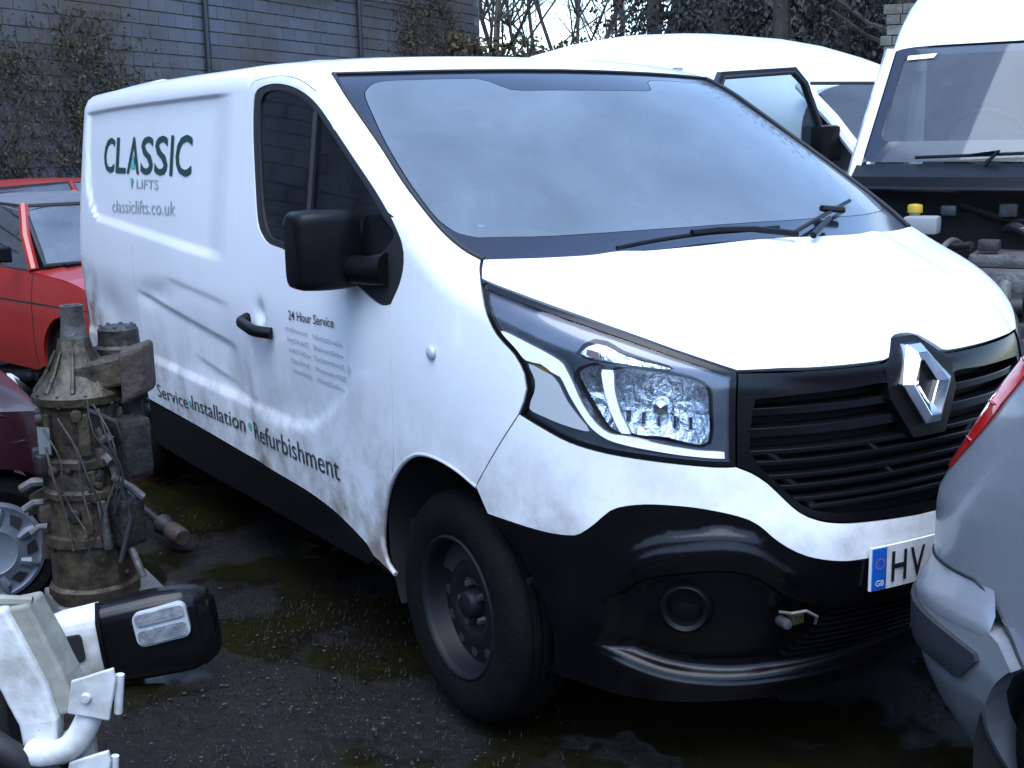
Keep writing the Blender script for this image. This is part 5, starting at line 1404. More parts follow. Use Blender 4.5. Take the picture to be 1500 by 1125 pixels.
tl = crom([(S0-.055, .868), (S0-.045, .92), (S0-.035, 1.05), (S0-.03, 1.25), (S0-.03, 1.40)], .03)+crom([(S0+.06, 1.40), (S0+.05, 1.25), (S0+.035, 1.05), (S0+.008, .95), (S0-.035, .872)], .03)
BI = lambda u: 0.0*np.asarray(u, float)
sheet('body_side', body_o, lambda u, z: sil(u, z, BI(u)), 'silver_paint', sc, .04, holes=[winq, tl], dirn=(-.5, -.8, 0), flange=.03)
sheet('tail_light', tl, lambda u, z: sil(u, z, BI(u)+.006), 'tail_red', sc, .02, dirn=(-.5, -.8, 0), flange=.04)
sheet('side_glass', winq, lambda u, z: sil(u, z, -.004), 'door_glass', sc, .08, dirn=(-.5, -.8, 0), flange=0)
st_o = crom([(S0-.20, .560), (S0-.08, .556), (S0+.03, .548), (S0+.12, .536), (s_at(1.315), .515)], .03)+[(s_at(1.322), .50), (s_at(1.27), .440), (s_at(1.255), .436)]+crom([(S0+.05, .452), (S0-.05, .462), (S0-.20, .47)], .03)
sheet('bumper_strip', st_o, lambda u, z: sil(u, z, .048), 'grey_strip', bo_, .03, dirn=(-.5, -.8, 0), flange=.02)
gapl = lambda pts, r_: MB().tube([tuple(q) for q in sil(np.array([a for a, _ in pts]), np.array([b for _, b in pts]), BI(np.array([a for a, _ in pts]))+.001)], r_, 6)
us = np.arange(.0, s_at(1.355), .015); tp = ss((s_at(1.37)-us)/.06)
loft([[tuple(q) for q in sil(us, .565+(z_-.565)*tp, o_*tp+.034*(1-tp))] for o_, z_ in ((.0355, .560), (.0355, .575), (.032, .588), (.020, .612), (.006, .640), (-.004, .662))]).build('bumper_ledge', 'silver_paint', bo_, True)
gapl([(s, .660) for s in np.arange(.1, s_at(1.29), .03)]+[(s_at(1.32), .635), (s_at(1.345), .60)], .0035).build('panel_gap', 'rubber', sc, True)
gapl([(s_at(1.355), .585), (s_at(1.375), .558), (s_at(1.39), .53), (s_at(1.408), .503)], .003).build('panel_gap', 'rubber', sc, True)
gapl([(s_at(2.02), .30), (s_at(2.00), .6), (s_at(2.04), .95)], .0035).build('panel_gap', 'rubber', sc, True)
gapl([(S0-.062, .865), (S0-.052, .92), (S0-.042, 1.05), (S0-.037, 1.25), (S0-.037, 1.40)], .005).build('lamp_rubber', 'rubber', sc, True)
for zz in (.95, 1.04, 1.14, 1.25): MB().tube([tuple(q) for q in sil(np.linspace(S0-.03, S0+.01, 5), np.full(5, zz), .008)], .0025, 5).build('lamp_rib', 'tail_red', sc, True)
MB().box((-.50, -.66, .18), (2.2, .66, .9)).build('inner_body', 'black_matt', sc)
car_wheel(sc, AX-1.9, -.70, -1, .30, cap=False); car_wheel(sc, AX-1.9+2.5, -.755, -1, .30)
V, Fc = [], []
for a in range(-15, 200, 10):
    x, z = AX+(AR+.01)*math.cos(R(a))-1.9, AZ+(AR+.01)*math.sin(R(a)); V += [(x, -.845, z), (x, -.55, z)]
for i in range(21): Fc.append((2*i, 2*i+2, 2*i+3, 2*i+1))
MB().add(V, Fc).build('arch_liner', 'black_matt', sc, True)
rf = [[(x, y, 1.46+.05*math.cos(y*1.8)-.06*((x-.6)/1.3)**2) for y in np.linspace(-.78, .78, 9)] for x in np.linspace(-.62, 1.9, 9)]
loft(rf).build('roof', 'silver_paint', sc, True)

# ---- high-roofed van on the right with its bonnet off
v3 = thing('high_roof_van', (-.662, 2.525, 0), R(-60), 'tall white van on the right with its bonnet missing, engine bay open', 'van')
def v3ws(u, t): return (.10*(1-(u/.78)**2)-.54*t, u*(1-.045*t), 1.505+.555*t+.05*math.sin(t*3.1)*0)
def quad_patch(name, u0, u1, t0, t1, m_, par, off=.0, nu=9, nt=6):
    secs = [[tuple(Vector(v3ws(u, t))+Vector((.70, 0, .71))*off) for u in np.linspace(u0, u1, nu)] for t in np.linspace(t0, t1, nt)]
    return loft(secs).build(name, m_, par, True)
def v3frit():
    mb = MB(); N = 40
    def ring(k):
        # rounded rectangle in (u,t)
        pts = []
        for (cu, ct, a0) in ((.78-k[2], 1-k[3], 0), (-.78+k[0], 1-k[3], 90), (-.78+k[0], k[1], 180), (.78-k[2], k[1], 270)):
            for j in range(8):
                a = R(a0+90*j/7); pts.append((cu+.05*math.cos(a)-.05*(1 if a0 in (0, 270) else -1), ct+.07*math.sin(a)-.07*(1 if a0 < 180 else -1)))
        return pts
    o = ring((0, 0, 0, 0)); i = ring((.06, .17, .06, .07)); n = len(o)
    V = [Vector(v3ws(u, t)) for u, t in o]+[Vector(v3ws(u, t)) for u, t in i]
    return MB().add(V, [(a, (a+1) % n, n+(a+1) % n, n+a) for a in range(n)])
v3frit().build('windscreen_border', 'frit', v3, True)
quad_patch('windscreen', -.775, .775, .005, .995, 'pale_glass', v3, -.006)
MB().add([Vector(v3ws(u, t))+Vector((.70, 0, .71))*.003 for u, t in ((-.70, .885), (-.56, .895), (-.55, .935), (-.70, .925))], [(0, 1, 2, 3)]).build('screen_sticker', 'sticker_white', v3)
# shell: sections from the screen top back over the roof, and the sides
HW = .87
def vsec(x, ztop, hw, zlow, nn=21, ex=5.0):
    pts = []
    for k in range(nn):
        a = math.pi*k/(nn-1); c_, s_ = math.cos(a), math.sin(a)
        y = -hw*math.copysign(abs(c_)**(2/ex), c_); z = zlow+(ztop-zlow)*abs(s_)**(2/ex); pts.append((x, y, z))
    return pts
cap = []
for x, zt2, hw, ex in ((-.545, 2.075, .79, 9), (-.60, 2.13, .80, 7), (-.75, 2.27, .81, 6), (-.95, 2.42, .82, 5), (-1.25, 2.56, .83, 4.5), (-1.7, 2.64, .84, 4.5), (-2.4, 2.66, .85, 4.5), (-4.2, 2.66, .85, 4.5)):
    s_ = vsec(x, zt2, hw, 1.95, ex=ex); s_ = [(x-.12*(abs(p[1])/hw)**2+(.0), p[1], p[2]) for p in s_]; cap.append(s_)
loft(cap).build('roof', 'white_green', v3, True)
for s in (-1, 1):
    pil = []
    for t in np.linspace(-.25, 1.0, 10):
        b = Vector(v3ws(.78, max(t, 0)))
        if t < 0: b += Vector((-.54*t, 0, .555*t))
        pil.append([(b.x+.012, s*(b.y-.004), b.z), (b.x-.01, s*(b.y+.045), b.z+.005), (b.x-.09, s*(b.y+.075), b.z), (b.x-.20, s*(b.y+.085), b.z-.02)])
    loft(pil).build('pillar', 'white_green', v3, True)
    sd2 = [(-.30, 1.30), (-.72, 1.75), (-.95, 1.98), (-4.2, 2.05), (-4.2, .35), (-.30, .35)]
    wq = [(-.55, 1.42), (-.84, 1.80), (-1.02, 1.92), (-1.55, 1.92), (-1.55, 1.40)]
    yv = lambda x, z: s*(.87-.05*np.clip((z-1.3)/.7, 0, 1.2)**1.5)
    sheet('body_side', sd2, lambda x, z: np.stack([x, yv(x, z), z], -1), 'white_green', v3, .09, holes=[wq], dirn=(0, s, 0))
    sheet('side_glass', wq, lambda x, z: np.stack([x, yv(x, z)*.995, z], -1), 'pale_glass', v3, .12, dirn=(0, s, 0), flange=0)
    wg = [(-.30, 1.28), (.0, 1.10), (.35, 1.02), (.72, .90), (.75, .45)]+[(.32+.38*math.cos(R(a)), .36+.38*math.sin(R(a))) for a in range(0, 181, 15)]+[(-.30, .36)]
    sheet('front_wing', wg, lambda x, z: np.stack([x, s*(.87-.10*np.clip((x-.3)/.5, 0, 2)**2), z], -1), 'white_green', v3, .06, dirn=(0, s, 0))
    sheet('inner_wing', [(-.2, 1.20), (.35, 1.0), (.70, .86), (.70, .5), (-.2, .5)], lambda x, z: np.stack([x, s*np.full(len(x), .66), z], -1), 'engine_grime', v3, .1, dirn=(0, -s, 0))
    car_wheel(v3, .32, s*.76, s, .33, .2, cap=False); car_wheel(v3, -3.2, s*.76, s, .33, .2, cap=False)
# cowl, wipers, bulkhead
cw = [[(.30-.16*(y/.8)**2-.02*k, y, 1.385+.055*k) if k < 2 else (.115-.10*(y/.78)**2, y, 1.495) for y in np.linspace(-.80, .80, 17)] for k in range(3)]
loft(cw).build('cowl', 'black_plastic', v3, True)
MB().tube([(p[0]+.005, p[1], p[2]) for p in cw[0]], .014, 8).build('cowl_edge', 'black_gloss', v3, True)
for (ya, yb_, sgn) in ((-.52, .10, 1), (.02, .66, 1)):
    p = [Vector(v3ws(ya+(yb_-ya)*t, .02+.035*t))+Vector((.7, 0, .71))*.012 for t in np.linspace(0, 1, 6)]
    wp = MB().tube(p, .008, 6).build('wiper', 'black_plastic', v3, True)
    MB().tube([Vector((.15, ya+.30, 1.47)), p[3]+Vector((.014, 0, .012)), p[2]], [.012, .010, .007], 6).build('wiper_arm', 'black_plastic', wp, True)
MB().box((-.02, -.80, .55), (.06, .80, 1.40)).build('bulkhead', 'black_matt', v3)
# engine bay contents
MB().box((.28, -.50, 1.19), (.40, -.35, 1.27), bev=.015).build('fluid_tank', 'tank_white', v3, True)
MB().lathe([(0, .04), (.028, .036), (.033, .03), (.033, .0)], Matrix.Translation((.33, -.46, 1.285)), 18).build('filler_cap', 'cap_yellow', v3, True)
MB().lathe([(.024, -.03), (.024, .02)], Matrix.Translation((.33, -.46, 1.28)), 14).build('filler_neck', 'tank_white', v3, True)
MB().box((.36, -.50, 1.0), (.42, -.45, 1.10), bev=.01).build('relay_box', 'grey_cloth', v3, True)
MB().box((.25, .32, 1.15), (.42, .50, 1.30), bev=.02).build('washer_tank', 'tank_white', v3, True)
MB().lathe([(0, .05), (.03, .045), (.034, .0)], Matrix.Translation((.33, .40, 1.30)), 16).build('washer_cap', 'cap_yellow', v3, True)
MB().box((.06, -.72, 1.25), (.14, -.66, 1.31), bev=.008).build('blue_connector', 'blue_plastic', v3)
eng = MB(); eng.box((.15, -.28, .55), (.62, .35, 1.06), bev=.05); eng.box((.22, -.20, 1.06), (.5, .30, 1.12), bev=.02); eo = eng.build('engine', 'alloy_dirty', v3, True)
for k in range(4): MB().tube([(.55, -.14+.11*k, 1.02), (.64, -.14+.11*k, .98), (.68, -.12+.11*k, .86), (.64, -.09+.11*k, .70)], .035, 10).build('manifold_pipe', 'alloy_dirty', eo, True)
MB().lathe([(0, .10), (.07, .10), (.11, .08), (.12, .02), (.12, -.06), (.09, -.10), (0, -.10)], frame((.55, -.42, .93), (.4, -.6, .5)), 28).build('air_filter', 'engine_grime', eo, True)
MB().tube([(.30, -.30, 1.0), (.45, -.42, .98), (.62, -.40, .92), (.68, -.20, .90), (.66, .05, .92)], .04, 10).build('intake_hose', 'rubber', eo, True)
MB().tube([(.15, .50, 1.05), (.30, .55, .98), (.5, .52, .90), (.66, .5, .8)], .028, 8).build('coolant_hose', 'rubber', eo, True)
for k, (a, b, c_, r_, m_) in enumerate([((.10, -.62, 1.22), (.22, -.45, 1.12), (.40, -.20, 1.15), .016, 'rubber'), ((.08, -.30, 1.30), (.16, .0, 1.24), (.10, .35, 1.28), .014, 'rubber'), ((.12, -.10, 1.20), (.28, -.02, 1.22), (.36, .14, 1.12), .020, 'engine_grime'), ((.14, -.60, 1.05), (.32, -.58, .98), (.55, -.55, .90), .022, 'rubber'), ((.10, .10, 1.32), (.25, .20, 1.25), (.30, .30, 1.2), .008, 'bolt_steel'), ((.2, -.55, 1.15), (.4, -.60, 1.05), (.6, -.5, .98), .010, 'blue_plastic'), ((.12, -.25, 1.10), (.32, -.30, 1.16), (.52, -.36, 1.06), .014, 'alloy_dirty')]):
    MB().tube(crom([a, b, c_], .03), r_, 8).build('engine_hose', m_, eo, True)
for k, (x, y, z, w_, h_, m_) in enumerate([(.12, -.56, 1.12, .10, .12, 'engine_grime'), (.10, .12, 1.22, .12, .08, 'engine_grime'), (.14, -.08, 1.26, .08, .06, 'alloy_dirty'), (.34, -.60, .98, .10, .10, 'engine_grime'), (.20, .24, 1.16, .09, .14, 'black_plastic'), (.12, -.34, 1.26, .07, .05, 'bolt_steel'), (.42, -.12, 1.13, .09, .05, 'engine_grime'), (.40, .12, 1.13, .12, .04, 'alloy_dirty')]):
    MB().box((x, y-w_/2, z), (x+w_*.8, y+w_/2, z+h_), bev=.012).build('engine_part', m_, eo, True)
MB().box((.45, .40, .72), (.66, .62, .98), bev=.02).build('battery', 'engine_grime', v3, True)
MB().box((.70, -.68, .45), (.76, .68, .86), bev=.01).build('front_panel', 'engine_grime', v3)
for k in range(9): MB().box((.762, -.60+.13*k, .50), (.775, -.50+.13*k, .80)).build('radiator_fin', 'alloy_dirty', v3)
MB().box((-.95, -.78, 1.02), (-.05, .78, 1.44), bev=.06).build('dashboard', 'dash', v3, True)
Ms = frame((-.62, -.30, 1.60), (-.72, 0, .69), (0, 1, 0))
mb = MB(); mb.tube([Ms @ Vector((.19*math.cos(a), .19*math.sin(a), 0)) for a in np.linspace(0, 2*math.pi, 36)[:-1]], .016, 8, closed=True); mb.build('steering_wheel', 'steer', v3, True)
mb = MB(); mb.tube([Ms @ Vector((-.18, 0, 0)), Ms @ Vector((.18, 0, 0))], .02, 6); mb.lathe([(0, .01), (.07, .005), (.08, -.03)], Ms, 18); mb.build('steering_hub', 'steer', v3, True)
for y in (-.42, .1, .5): MB().box((-1.55, y-.22, .9), (-1.40, y+.22, 1.50), bev=.06).build('cab_seat', 'seat', v3, True)
MB().add([(-1.75, -.8, .5), (-1.75, .8, .5), (-1.75, .8, 2.4), (-1.75, -.8, 2.4), (-1.78, -.8, .5), (-1.78, .8, .5), (-1.78, .8, 2.4), (-1.78, -.8, 2.4)], [(0, 1, 2, 3), (5, 4, 7, 6)]).build('cab_bulkhead', 'bulkhead', v3)
MB().box((-4.1, -.8, .32), (.6, .8, .42)).build('underbody', 'black_matt', v3)

# ---- white van further back with its near door open
v2 = thing('dome_roof_van', (-5.6, 5.2, 0), 0, 'white van with domed roof and open door, between the two nearer vans', 'van')
prof = [(-3.2, 2.40), (-2.5, 2.52), (-1.8, 2.58), (-1.1, 2.59), (-.4, 2.55), (.2, 2.47), (.55, 2.40), (.9, 2.30), (1.2, 2.20), (1.45, 2.11), (1.70, 2.02)]
secs = [vsec(x, z, 1.0 if x < .9 else 1.0-.10*(x-.9), 1.55, 25, 3.4) for x, z in prof]
loft(secs).build('roof', 'white_far', v2, True)
for s in (-1, 1):
    lo_ = [(-3.2, 1.60), (.30, 1.60), (.30, .35), (-3.2, .35)]
    sheet('body_side', lo_, lambda x, z: np.stack([x, np.full(len(x), s*1.0), z], -1), 'white_far', v2, .15, dirn=(0, s, 0))
    wg = [(1.35, 1.50), (1.7, 1.28), (2.2, 1.10), (2.25, .40), (1.35, .40)]
    sheet('front_wing', wg, lambda x, z: np.stack([x, s*(1.0-.15*np.clip((x-1.6)/.6, 0, 1)**2), z], -1), 'white_far', v2, .08, dirn=(0, s, 0))
    car_wheel(v2, 1.75, s*.88, s, .34, .2, cap=False); car_wheel(v2, -1.6, s*.88, s, .34, .2, cap=False)
    MB().tube([(1.66, s*.90, 2.0), (2.03, s*.935, 1.74), (2.35, s*.96, 1.46)], .045, 8).build('pillar', 'white_far', v2, True)
wsv = [[(1.68+.67*t+.10*(1-(y/.9)**2), y*(.90+.05*t), 2.01-.57*t) for y in np.linspace(-.9, .9, 11)] for t in np.linspace(0, 1, 6)]
loft(wsv).build('windscreen', 'pale_glass', v2, True)
MB().tube(wsv[0], .014, 6).build('screen_rubber', 'rubber', v2, True)
bn = [[(2.36+.10*(1-(y/.95)**2)+.4*t, y*.97, 1.40-.30*t-.25*max(0, t-.8)) for y in np.linspace(-.95, .95, 9)] for t in np.linspace(0, 1, 6)]
loft(bn).build('bonnet', 'white_far', v2, True)
fp2 = [[(2.82-.12*(y/.95)**4+.04*math.sin(t*3), y*.97, 1.06-.65*t) for y in np.linspace(-.95, .95, 9)] for t in np.linspace(0, 1, 4)]
loft(fp2).build('front_panel', 'black_plastic', v2, True)
MB().box((-3.1, -.95, .32), (2.4, .95, .45)).build('underbody', 'black_matt', v2); MB().box((.25, -.96, .45), (.30, .96, 2.2)).build('bulkhead', 'bulkhead', v2)
MB().box((1.3, -.9, .9), (2.0, .9, 1.35), bev=.04).build('dashboard', 'dash', v2, True)
for y in (-.5, .5): MB().box((.5, y-.23, .9), (.66, y+.23, 1.75), bev=.05).build('cab_seat', 'seat', v2, True)
# open door: hinge at the front, swung out towards the yard
dh = Vector((2.06, -1.0, 0)); dd_ = Vector((.02, -1, 0)).normalized()
dq = lambda u, z: dh+dd_*u+Vector((-.10*(z-1.3)*0, 0, z))
door_o = [(0, .45), (0, 1.50), (.02, 1.62), (.22, 2.00), (.34, 2.10), (1.02, 2.06), (1.06, 1.98), (1.08, .45)]
win_o = [(.03, 1.50), (.055, 1.62), (.25, 1.985), (.36, 2.062), (.995, 2.022), (1.025, 1.965), (1.045, 1.45)]
DF = lambda u, z: np.stack([dh.x-.0*u, dh.y-u, z], -1)
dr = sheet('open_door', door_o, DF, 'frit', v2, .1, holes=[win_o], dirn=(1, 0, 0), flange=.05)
sheet('door_window', win_o, lambda u, z: DF(u, z)+np.array([-.02, 0, 0]), 'blue_glass', dr, .12, dirn=(1, 0, 0), flange=0)
MB().tube([tuple(DF(np.array([u]), np.array([z]))[0]) for u, z in win_o], .014, 8, closed=True).build('window_frame', 'rubber', dr, True)
MB().box((dh.x-.05, dh.y-.16, 1.44), (dh.x+.09, dh.y+.05, 1.70), bev=.04).build('door_mirror', 'black_plastic', dr, True)

# ------------------------------------------------------------------ scrap in the foreground left
mat('gear_alloy', (.066, .050, .028), .5, metal=.15, noise=(13, (.016, .0115, .0065), .38, .66), bump=(22, .5))
mat('gear_dark', (.012, .011, .010), .5, noise=(9, (.035, .026, .018), .5, .75), bump=(30, .4))
mat('gear_rust', (.055, .036, .027), .7, noise=(9, (.022, .016, .013), .4, .7), bump=(26, .5))
mat('scrap_white', (.60, .61, .60), .40, coat=.2, noise=(5, (.22, .21, .16), .42, .72))
mat('scrap_olive', (.26, .26, .22), .55, noise=(6, (.12, .115, .085), .4, .7))
mat('concrete', (.12, .12, .12), .85, noise=(8, (.17, .165, .15), .4, .7), bump=(30, .4))
mat('lamp_pale', (.50, .53, .56), .12, metal=.5, coat=.8, noise=(18, (.30, .33, .36), .38, .60), bump=(45, .25))
mat('foil', (.35, .37, .38), .3, metal=.6)
gb = thing('gearbox', (-1.29, -1.62, .13), R(20), 'muddy gearbox stood on end beside the van', 'gearbox')
gb.scale = (.90, .90, 1.02)
def lobes(n, amp): return lambda a, h: amp*(max(0, math.cos(a*n))**6)
mb = MB(); mb.lathe([(.0, 0), (.15, .0), (.165, .02), (.165, .05), (.15, .06), (.148, .14), (.152, .20), (.168, .205), (.168, .235), (.150, .24), (.146, .36), (.158, .365), (.160, .385), (.145, .395), (.138, .46), (.150, .465), (.152, .49), (.136, .50), (.134, .62), (.138, .66), (.162, .675), (.166, .70), (.150, .715), (.128, .74), (.10, .77), (.078, .80), (.062, .84), (.052, .88)], Matrix.Identity(4), 56, noise=lobes(9, .006)); mb.build('casing', 'gear_alloy', gb, True, angle=40)
mb = MB(); mb.lathe([(.052, .87), (.046, .90), (.042, .93), (.042, .985), (.030, .985), (.028, .95), (0, .95)], Matrix.Identity(4), 32); mb.build('output_shaft', 'alloy_dirty', gb, True, angle=30)
for k in range(9):
    a = 2*math.pi*k/9; mb = MB(); mb.tube([(.070*math.cos(a), .070*math.sin(a), .84), (.11*math.cos(a), .11*math.sin(a), .765), (.150*math.cos(a), .150*math.sin(a), .715)], [.005, .008, .010], 6); mb.build('rib', 'gear_alloy', gb, True)
for zc, rr, n in ((.69, .155, 10), (.22, .160, 12), (.375, .150, 9)):
    for k in range(n):
        a = 2*math.pi*k/n+.2; mb = MB(); mb.lathe([(0, .021), (.008, .020), (.009, -.02), (0, -.02)], Matrix.Translation((rr*math.cos(a), rr*math.sin(a), zc)), 6); mb.build('bolt', 'gear_dark' if k % 3 else 'bolt_steel', gb)
# mounting arm to the right and the dark actuator behind it
CR = Vector((.53, .85, 0)).normalized(); CR = Matrix.Rotation(-R(20), 3, 'Z') @ CR      # towards the picture's right, in the gearbox's frame
CF = Vector((-CR.y, CR.x, 0))
def gp(r_, f_, z): return CR*r_+CF*f_+Vector((0, 0, z))
mb = MB(); mb.add([gp(.02, -.10, .70), gp(.02, .10, .70), gp(.02, .10, .80), gp(.02, -.10, .80), gp(.24, -.06, .735), gp(.24, .06, .735), gp(.24, .06, .835), gp(.24, -.06, .835)], [(0, 1, 2, 3), (7, 6, 5, 4), (0, 4, 5, 1), (1, 5, 6, 2), (2, 6, 7, 3), (3, 7, 4, 0)]); mb.build('mounting_arm', 'gear_alloy', gb, bevel=.012)
mb = MB(); mb.add([gp(.18, -.085, .66), gp(.18, .085, .66), gp(.18, .085, .84), gp(.18, -.085, .84), gp(.275, -.07, .70), gp(.275, .07, .70), gp(.275, .07, .865), gp(.275, -.07, .865)], [(0, 1, 2, 3), (7, 6, 5, 4), (0, 4, 5, 1), (1, 5, 6, 2), (2, 6, 7, 3), (3, 7, 4, 0)]); mb.build('mount_block', 'gear_rust', gb, bevel=.02, seg=3)
M_ = Matrix.Translation(gp(.125, .12, .78))
mb = MB(); mb.lathe([(0, .12), (.06, .12), (.075, .11), (.078, .06), (.09, .05), (.09, .0), (.08, -.10), (0, -.10)], M_, 28); mb.build('actuator', 'gear_dark', gb, True, angle=30)
for k in range(8):
    a = 2*math.pi*k/8; mb = MB(); mb.lathe([(0, .126), (.007, .125), (.008, .10)], M_ @ Matrix.Translation((.062*math.cos(a), .062*math.sin(a), 0)), 8); mb.build('actuator_bolt', 'bolt_steel', gb)
mb = MB(); mb.add([gp(-.115, -.137, .52), gp(-.065, -.152, .52), gp(-.065, -.152, .61), gp(-.115, -.137, .61)], [(0, 1, 2, 3)]); mb.build('data_plate', 'foil', gb)
# selector housing and brackets lower right, studs lower left
mb = MB(); mb.box((0, 0, 0), (.13, .12, .20), Matrix.Translation(gp(.10, -.06, .42)), bev=.02); mb.build('selector_housing', 'gear_dark', gb)
mb = MB(); mb.box((0, 0, 0), (.10, .10, .16), Matrix.Translation(gp(.10, -.10, .20)), bev=.015); mb.build('lower_housing', 'gear_dark', gb)
for (a, b, r_) in ((gp(.10, -.12, .60), gp(.16, -.12, .40), .012), (gp(.14, -.13, .44), gp(.24, -.10, .36), .014), (gp(.10, -.15, .36), gp(.11, -.14, .20), .016), (gp(-.12, -.10, .42), gp(-.21, -.10, .395), .016), (gp(-.13, -.10, .35), gp(-.20, -.12, .33), .013), (gp(-.12, -.11, .27), gp(-.18, -.12, .25), .012), (gp(.15, -.1, .25), gp(.23, -.14, .10), .014), (gp(.12, -.13, .56), gp(.155, -.14, .56), .016), (gp(.12, -.13, .50), gp(.15, -.15, .49), .018)):
    mb = MB(); mb.tube([a, (a+b)/2+Vector((0, 0, .01)), b], r_, 8); mb.build('linkage', 'alloy_dirty', gb, True)
mb = MB(); mb.tube([gp(.08, -.14, .66), gp(.17, -.13, .62), gp(.20, -.10, .50), gp(.17, -.12, .40), (gp(.20, -.14, .30)), gp(.16, -.17, .16)], .010, 8); mb.build('loose_cable', 'rubber', gb, True)
blk2 = MB(); blk2.box((-1.47, -1.76, -.03), (-1.08, -1.40, .128), bev=.012)
tag(blk2.build('concrete_block', 'concrete', None), 'grey concrete block under the upright gearbox', 'concrete block')
# drive shaft lying between gearbox and van
ds = thing('drive_shaft', (-2.22, -1.16, .05), R(6), 'dark drive shaft lying in the shadow beside the van', 'drive shaft')
MB().tube([(-.30, 0, .08), (-.05, 0, .045), (.20, 0, .02)], .017, 10).build('shaft', 'gear_dark', ds, True)
MB().lathe([(.017, -.06), (.045, -.05), (.040, -.03), (.036, -.02), (.040, -.01), (.030, .01), (.032, .02), (.022, .05)], frame((.16, 0, .025), (1, 0, -.08)), 18).build('rubber_boot', 'rubber', ds, True)
MB().lathe([(0, .05), (.03, .05), (.04, .03), (.04, -.05), (0, -.05)], frame((.26, 0, .02), (1, 0, -.05)), 16).build('joint', 'gear_rust', ds, True)

# black and white bumper end with lamp, lying on the ground
be = thing('bumper_section', (-.80, -1.645, 0), 0, 'broken black and white bumper end with a square lamp, on the ground', 'bumper')
be.scale = (.86, .86, .95)
BXv = Vector((.40, .917, 0)).normalized(); BYv = Vector((.917, -.40, 0)); BZv = Vector((0, 0, 1))
TILT = Matrix.Rotation(R(7), 3, BYv)
def bp_(u, v, d):
    """u along the piece, v up, d towards the yard"""
    return TILT @ (BXv*u+BZv*v+BYv*d)
def bsec(u, h, dep, zc, k):
    pts = []
    for j in range(15):
        a = R(-90+180*j/14); pts.append((u, zc+h/2*math.copysign(abs(math.sin(a))**.55, math.sin(a)), dep*(abs(math.cos(a))**.55)+k))
    return pts
secs = [bsec(u, h, d, zc, k) for u, h, d, zc, k in ((-.05, .275, .10, .155, 0), (.05, .285, .105, .155, 0), (.15, .29, .105, .155, 0), (.24, .285, .10, .152, -.003), (.29, .265, .085, .148, -.012), (.325, .225, .06, .142, -.03), (.34, .17, .03, .138, -.05))]
mb = loft([[bp_(*p) for p in s_] for s_ in secs]); mb.f.append(tuple(range(6*15, 7*15))); be_b = mb.build('black_shell', 'black_gloss', be, True, angle=60)
secs = [bsec(u, h, d, zc, k) for u, h, d, zc, k in ((-.30, .20, .05, .150, -.02), (-.25, .235, .075, .152, -.01), (-.18, .26, .095, .154, 0), (-.055, .272, .102, .155, .001))]
loft([[bp_(*p) for p in s_] for s_ in secs]).build('white_shell', 'scrap_white', be, True, angle=60)
fx = lambda u, v, d=.0: bp_(u, v, .105+d)
def rr_piece(u, v, w_, h_, r_, d, th, name, m_, par, rot=0.0):
    q = rrect(w_, h_, r_); c_, s_ = math.cos(rot), math.sin(rot)
    q = [(u+a*c_-b*s_, v+a*s_+b*c_) for a, b in q]; n = len(q)
    V = [fx(a, b, d) for a, b in q]+[fx(a, b, d-th) for a, b in q]
    mb = MB(); mb.add(V, [tuple(range(n)), tuple(range(n, 2*n))[::-1]]+[(i, (i+1) % n, n+(i+1) % n, n+i) for i in range(n)]); return mb.build(name, m_, par, bevel=.002)
lm = rr_piece(.165, .205, .190, .118, .028, .006, .03, 'lamp', 'clear_lens_frost', be_b, .05)
rr_piece(.165, .238, .172, .044, .016, .011, .006, 'upper_lens', 'lamp_pale', lm, .05)
rr_piece(.165, .178, .172, .052, .016, .011, .006, 'lower_lens', 'lamp_pale', lm, .05)
rr_piece(-.155, .180, .085, .090, .014, .0015, .02, 'recess', 'black_matt', be)
MB().tube([bp_(-.05, .02, .06), bp_(-.05, .05, .105), bp_(-.05, .16, .112), bp_(-.05, .25, .105), bp_(-.05, .30, .05)], .008, 6).build('join_trim', 'black_plastic', be, True)
# white cut-out of a car body with hinge plates
sp_ = thing('body_shell_piece', (.03, -2.05, 0), 0, 'cut off white car body frame with hinge plates in the bottom left corner', 'car part')
SX = Vector((.53, .848, 0)); SF = Vector((-.848, .53, 0)); SZ = Vector((0, 0, 1))
O0 = Vector((.03, -2.05, 0))
def qp(a, z, b=0.0):
    """a: along the frame to the right, z: height, b: away"""
    return SX*(a-.105)+SZ*z+SF*b
def bar(pts, w_, t_, name, m_, par, bev=.010):
    secs = []
    for (a, z, b, s_) in pts:
        secs.append([qp(a-w_*s_/2, z, b), qp(a+w_*s_/2, z+.012, b), qp(a+w_*s_/2, z+.012, b+t_), qp(a-w_*s_/2, z, b+t_)])
    return loft(secs, True, True).build(name, m_, par, False, bevel=bev, seg=3)
# raking post: outer skin, inner return
bar([(-.02, .585, .0, 1.0), (.02, .50, -.01, 1.0), (.07, .40, -.02, .95), (.10, .32, -.03, .8), (.10, .25, -.03, .7)], .115, .06, 'post_skin', 'scrap_white', sp_)
bar([(.055, .590, .02, 1.0), (.095, .50, .01, 1.0), (.135, .41, .0, .95), (.165, .33, -.01, .8)], .060, .10, 'post_return', 'scrap_olive', sp_)
mb = MB(); mb.tube([qp(-.35, .60, .10), qp(-.15, .61, .06), qp(.0, .605, .04), qp(.085, .598, .05)], [.016, .016, .015, .012], 8); mb.build('top_flange', 'scrap_olive', sp_, True)
mb = MB(); mb.tube(crom([qp(.08, .262, -.04), qp(.12, .255, -.05), qp(.18, .275, -.05), qp(.215, .32, -.04), qp(.235, .37, -.03)], .012), .031, 16); mb.build('tubular_arm', 'scrap_white', sp_, True)
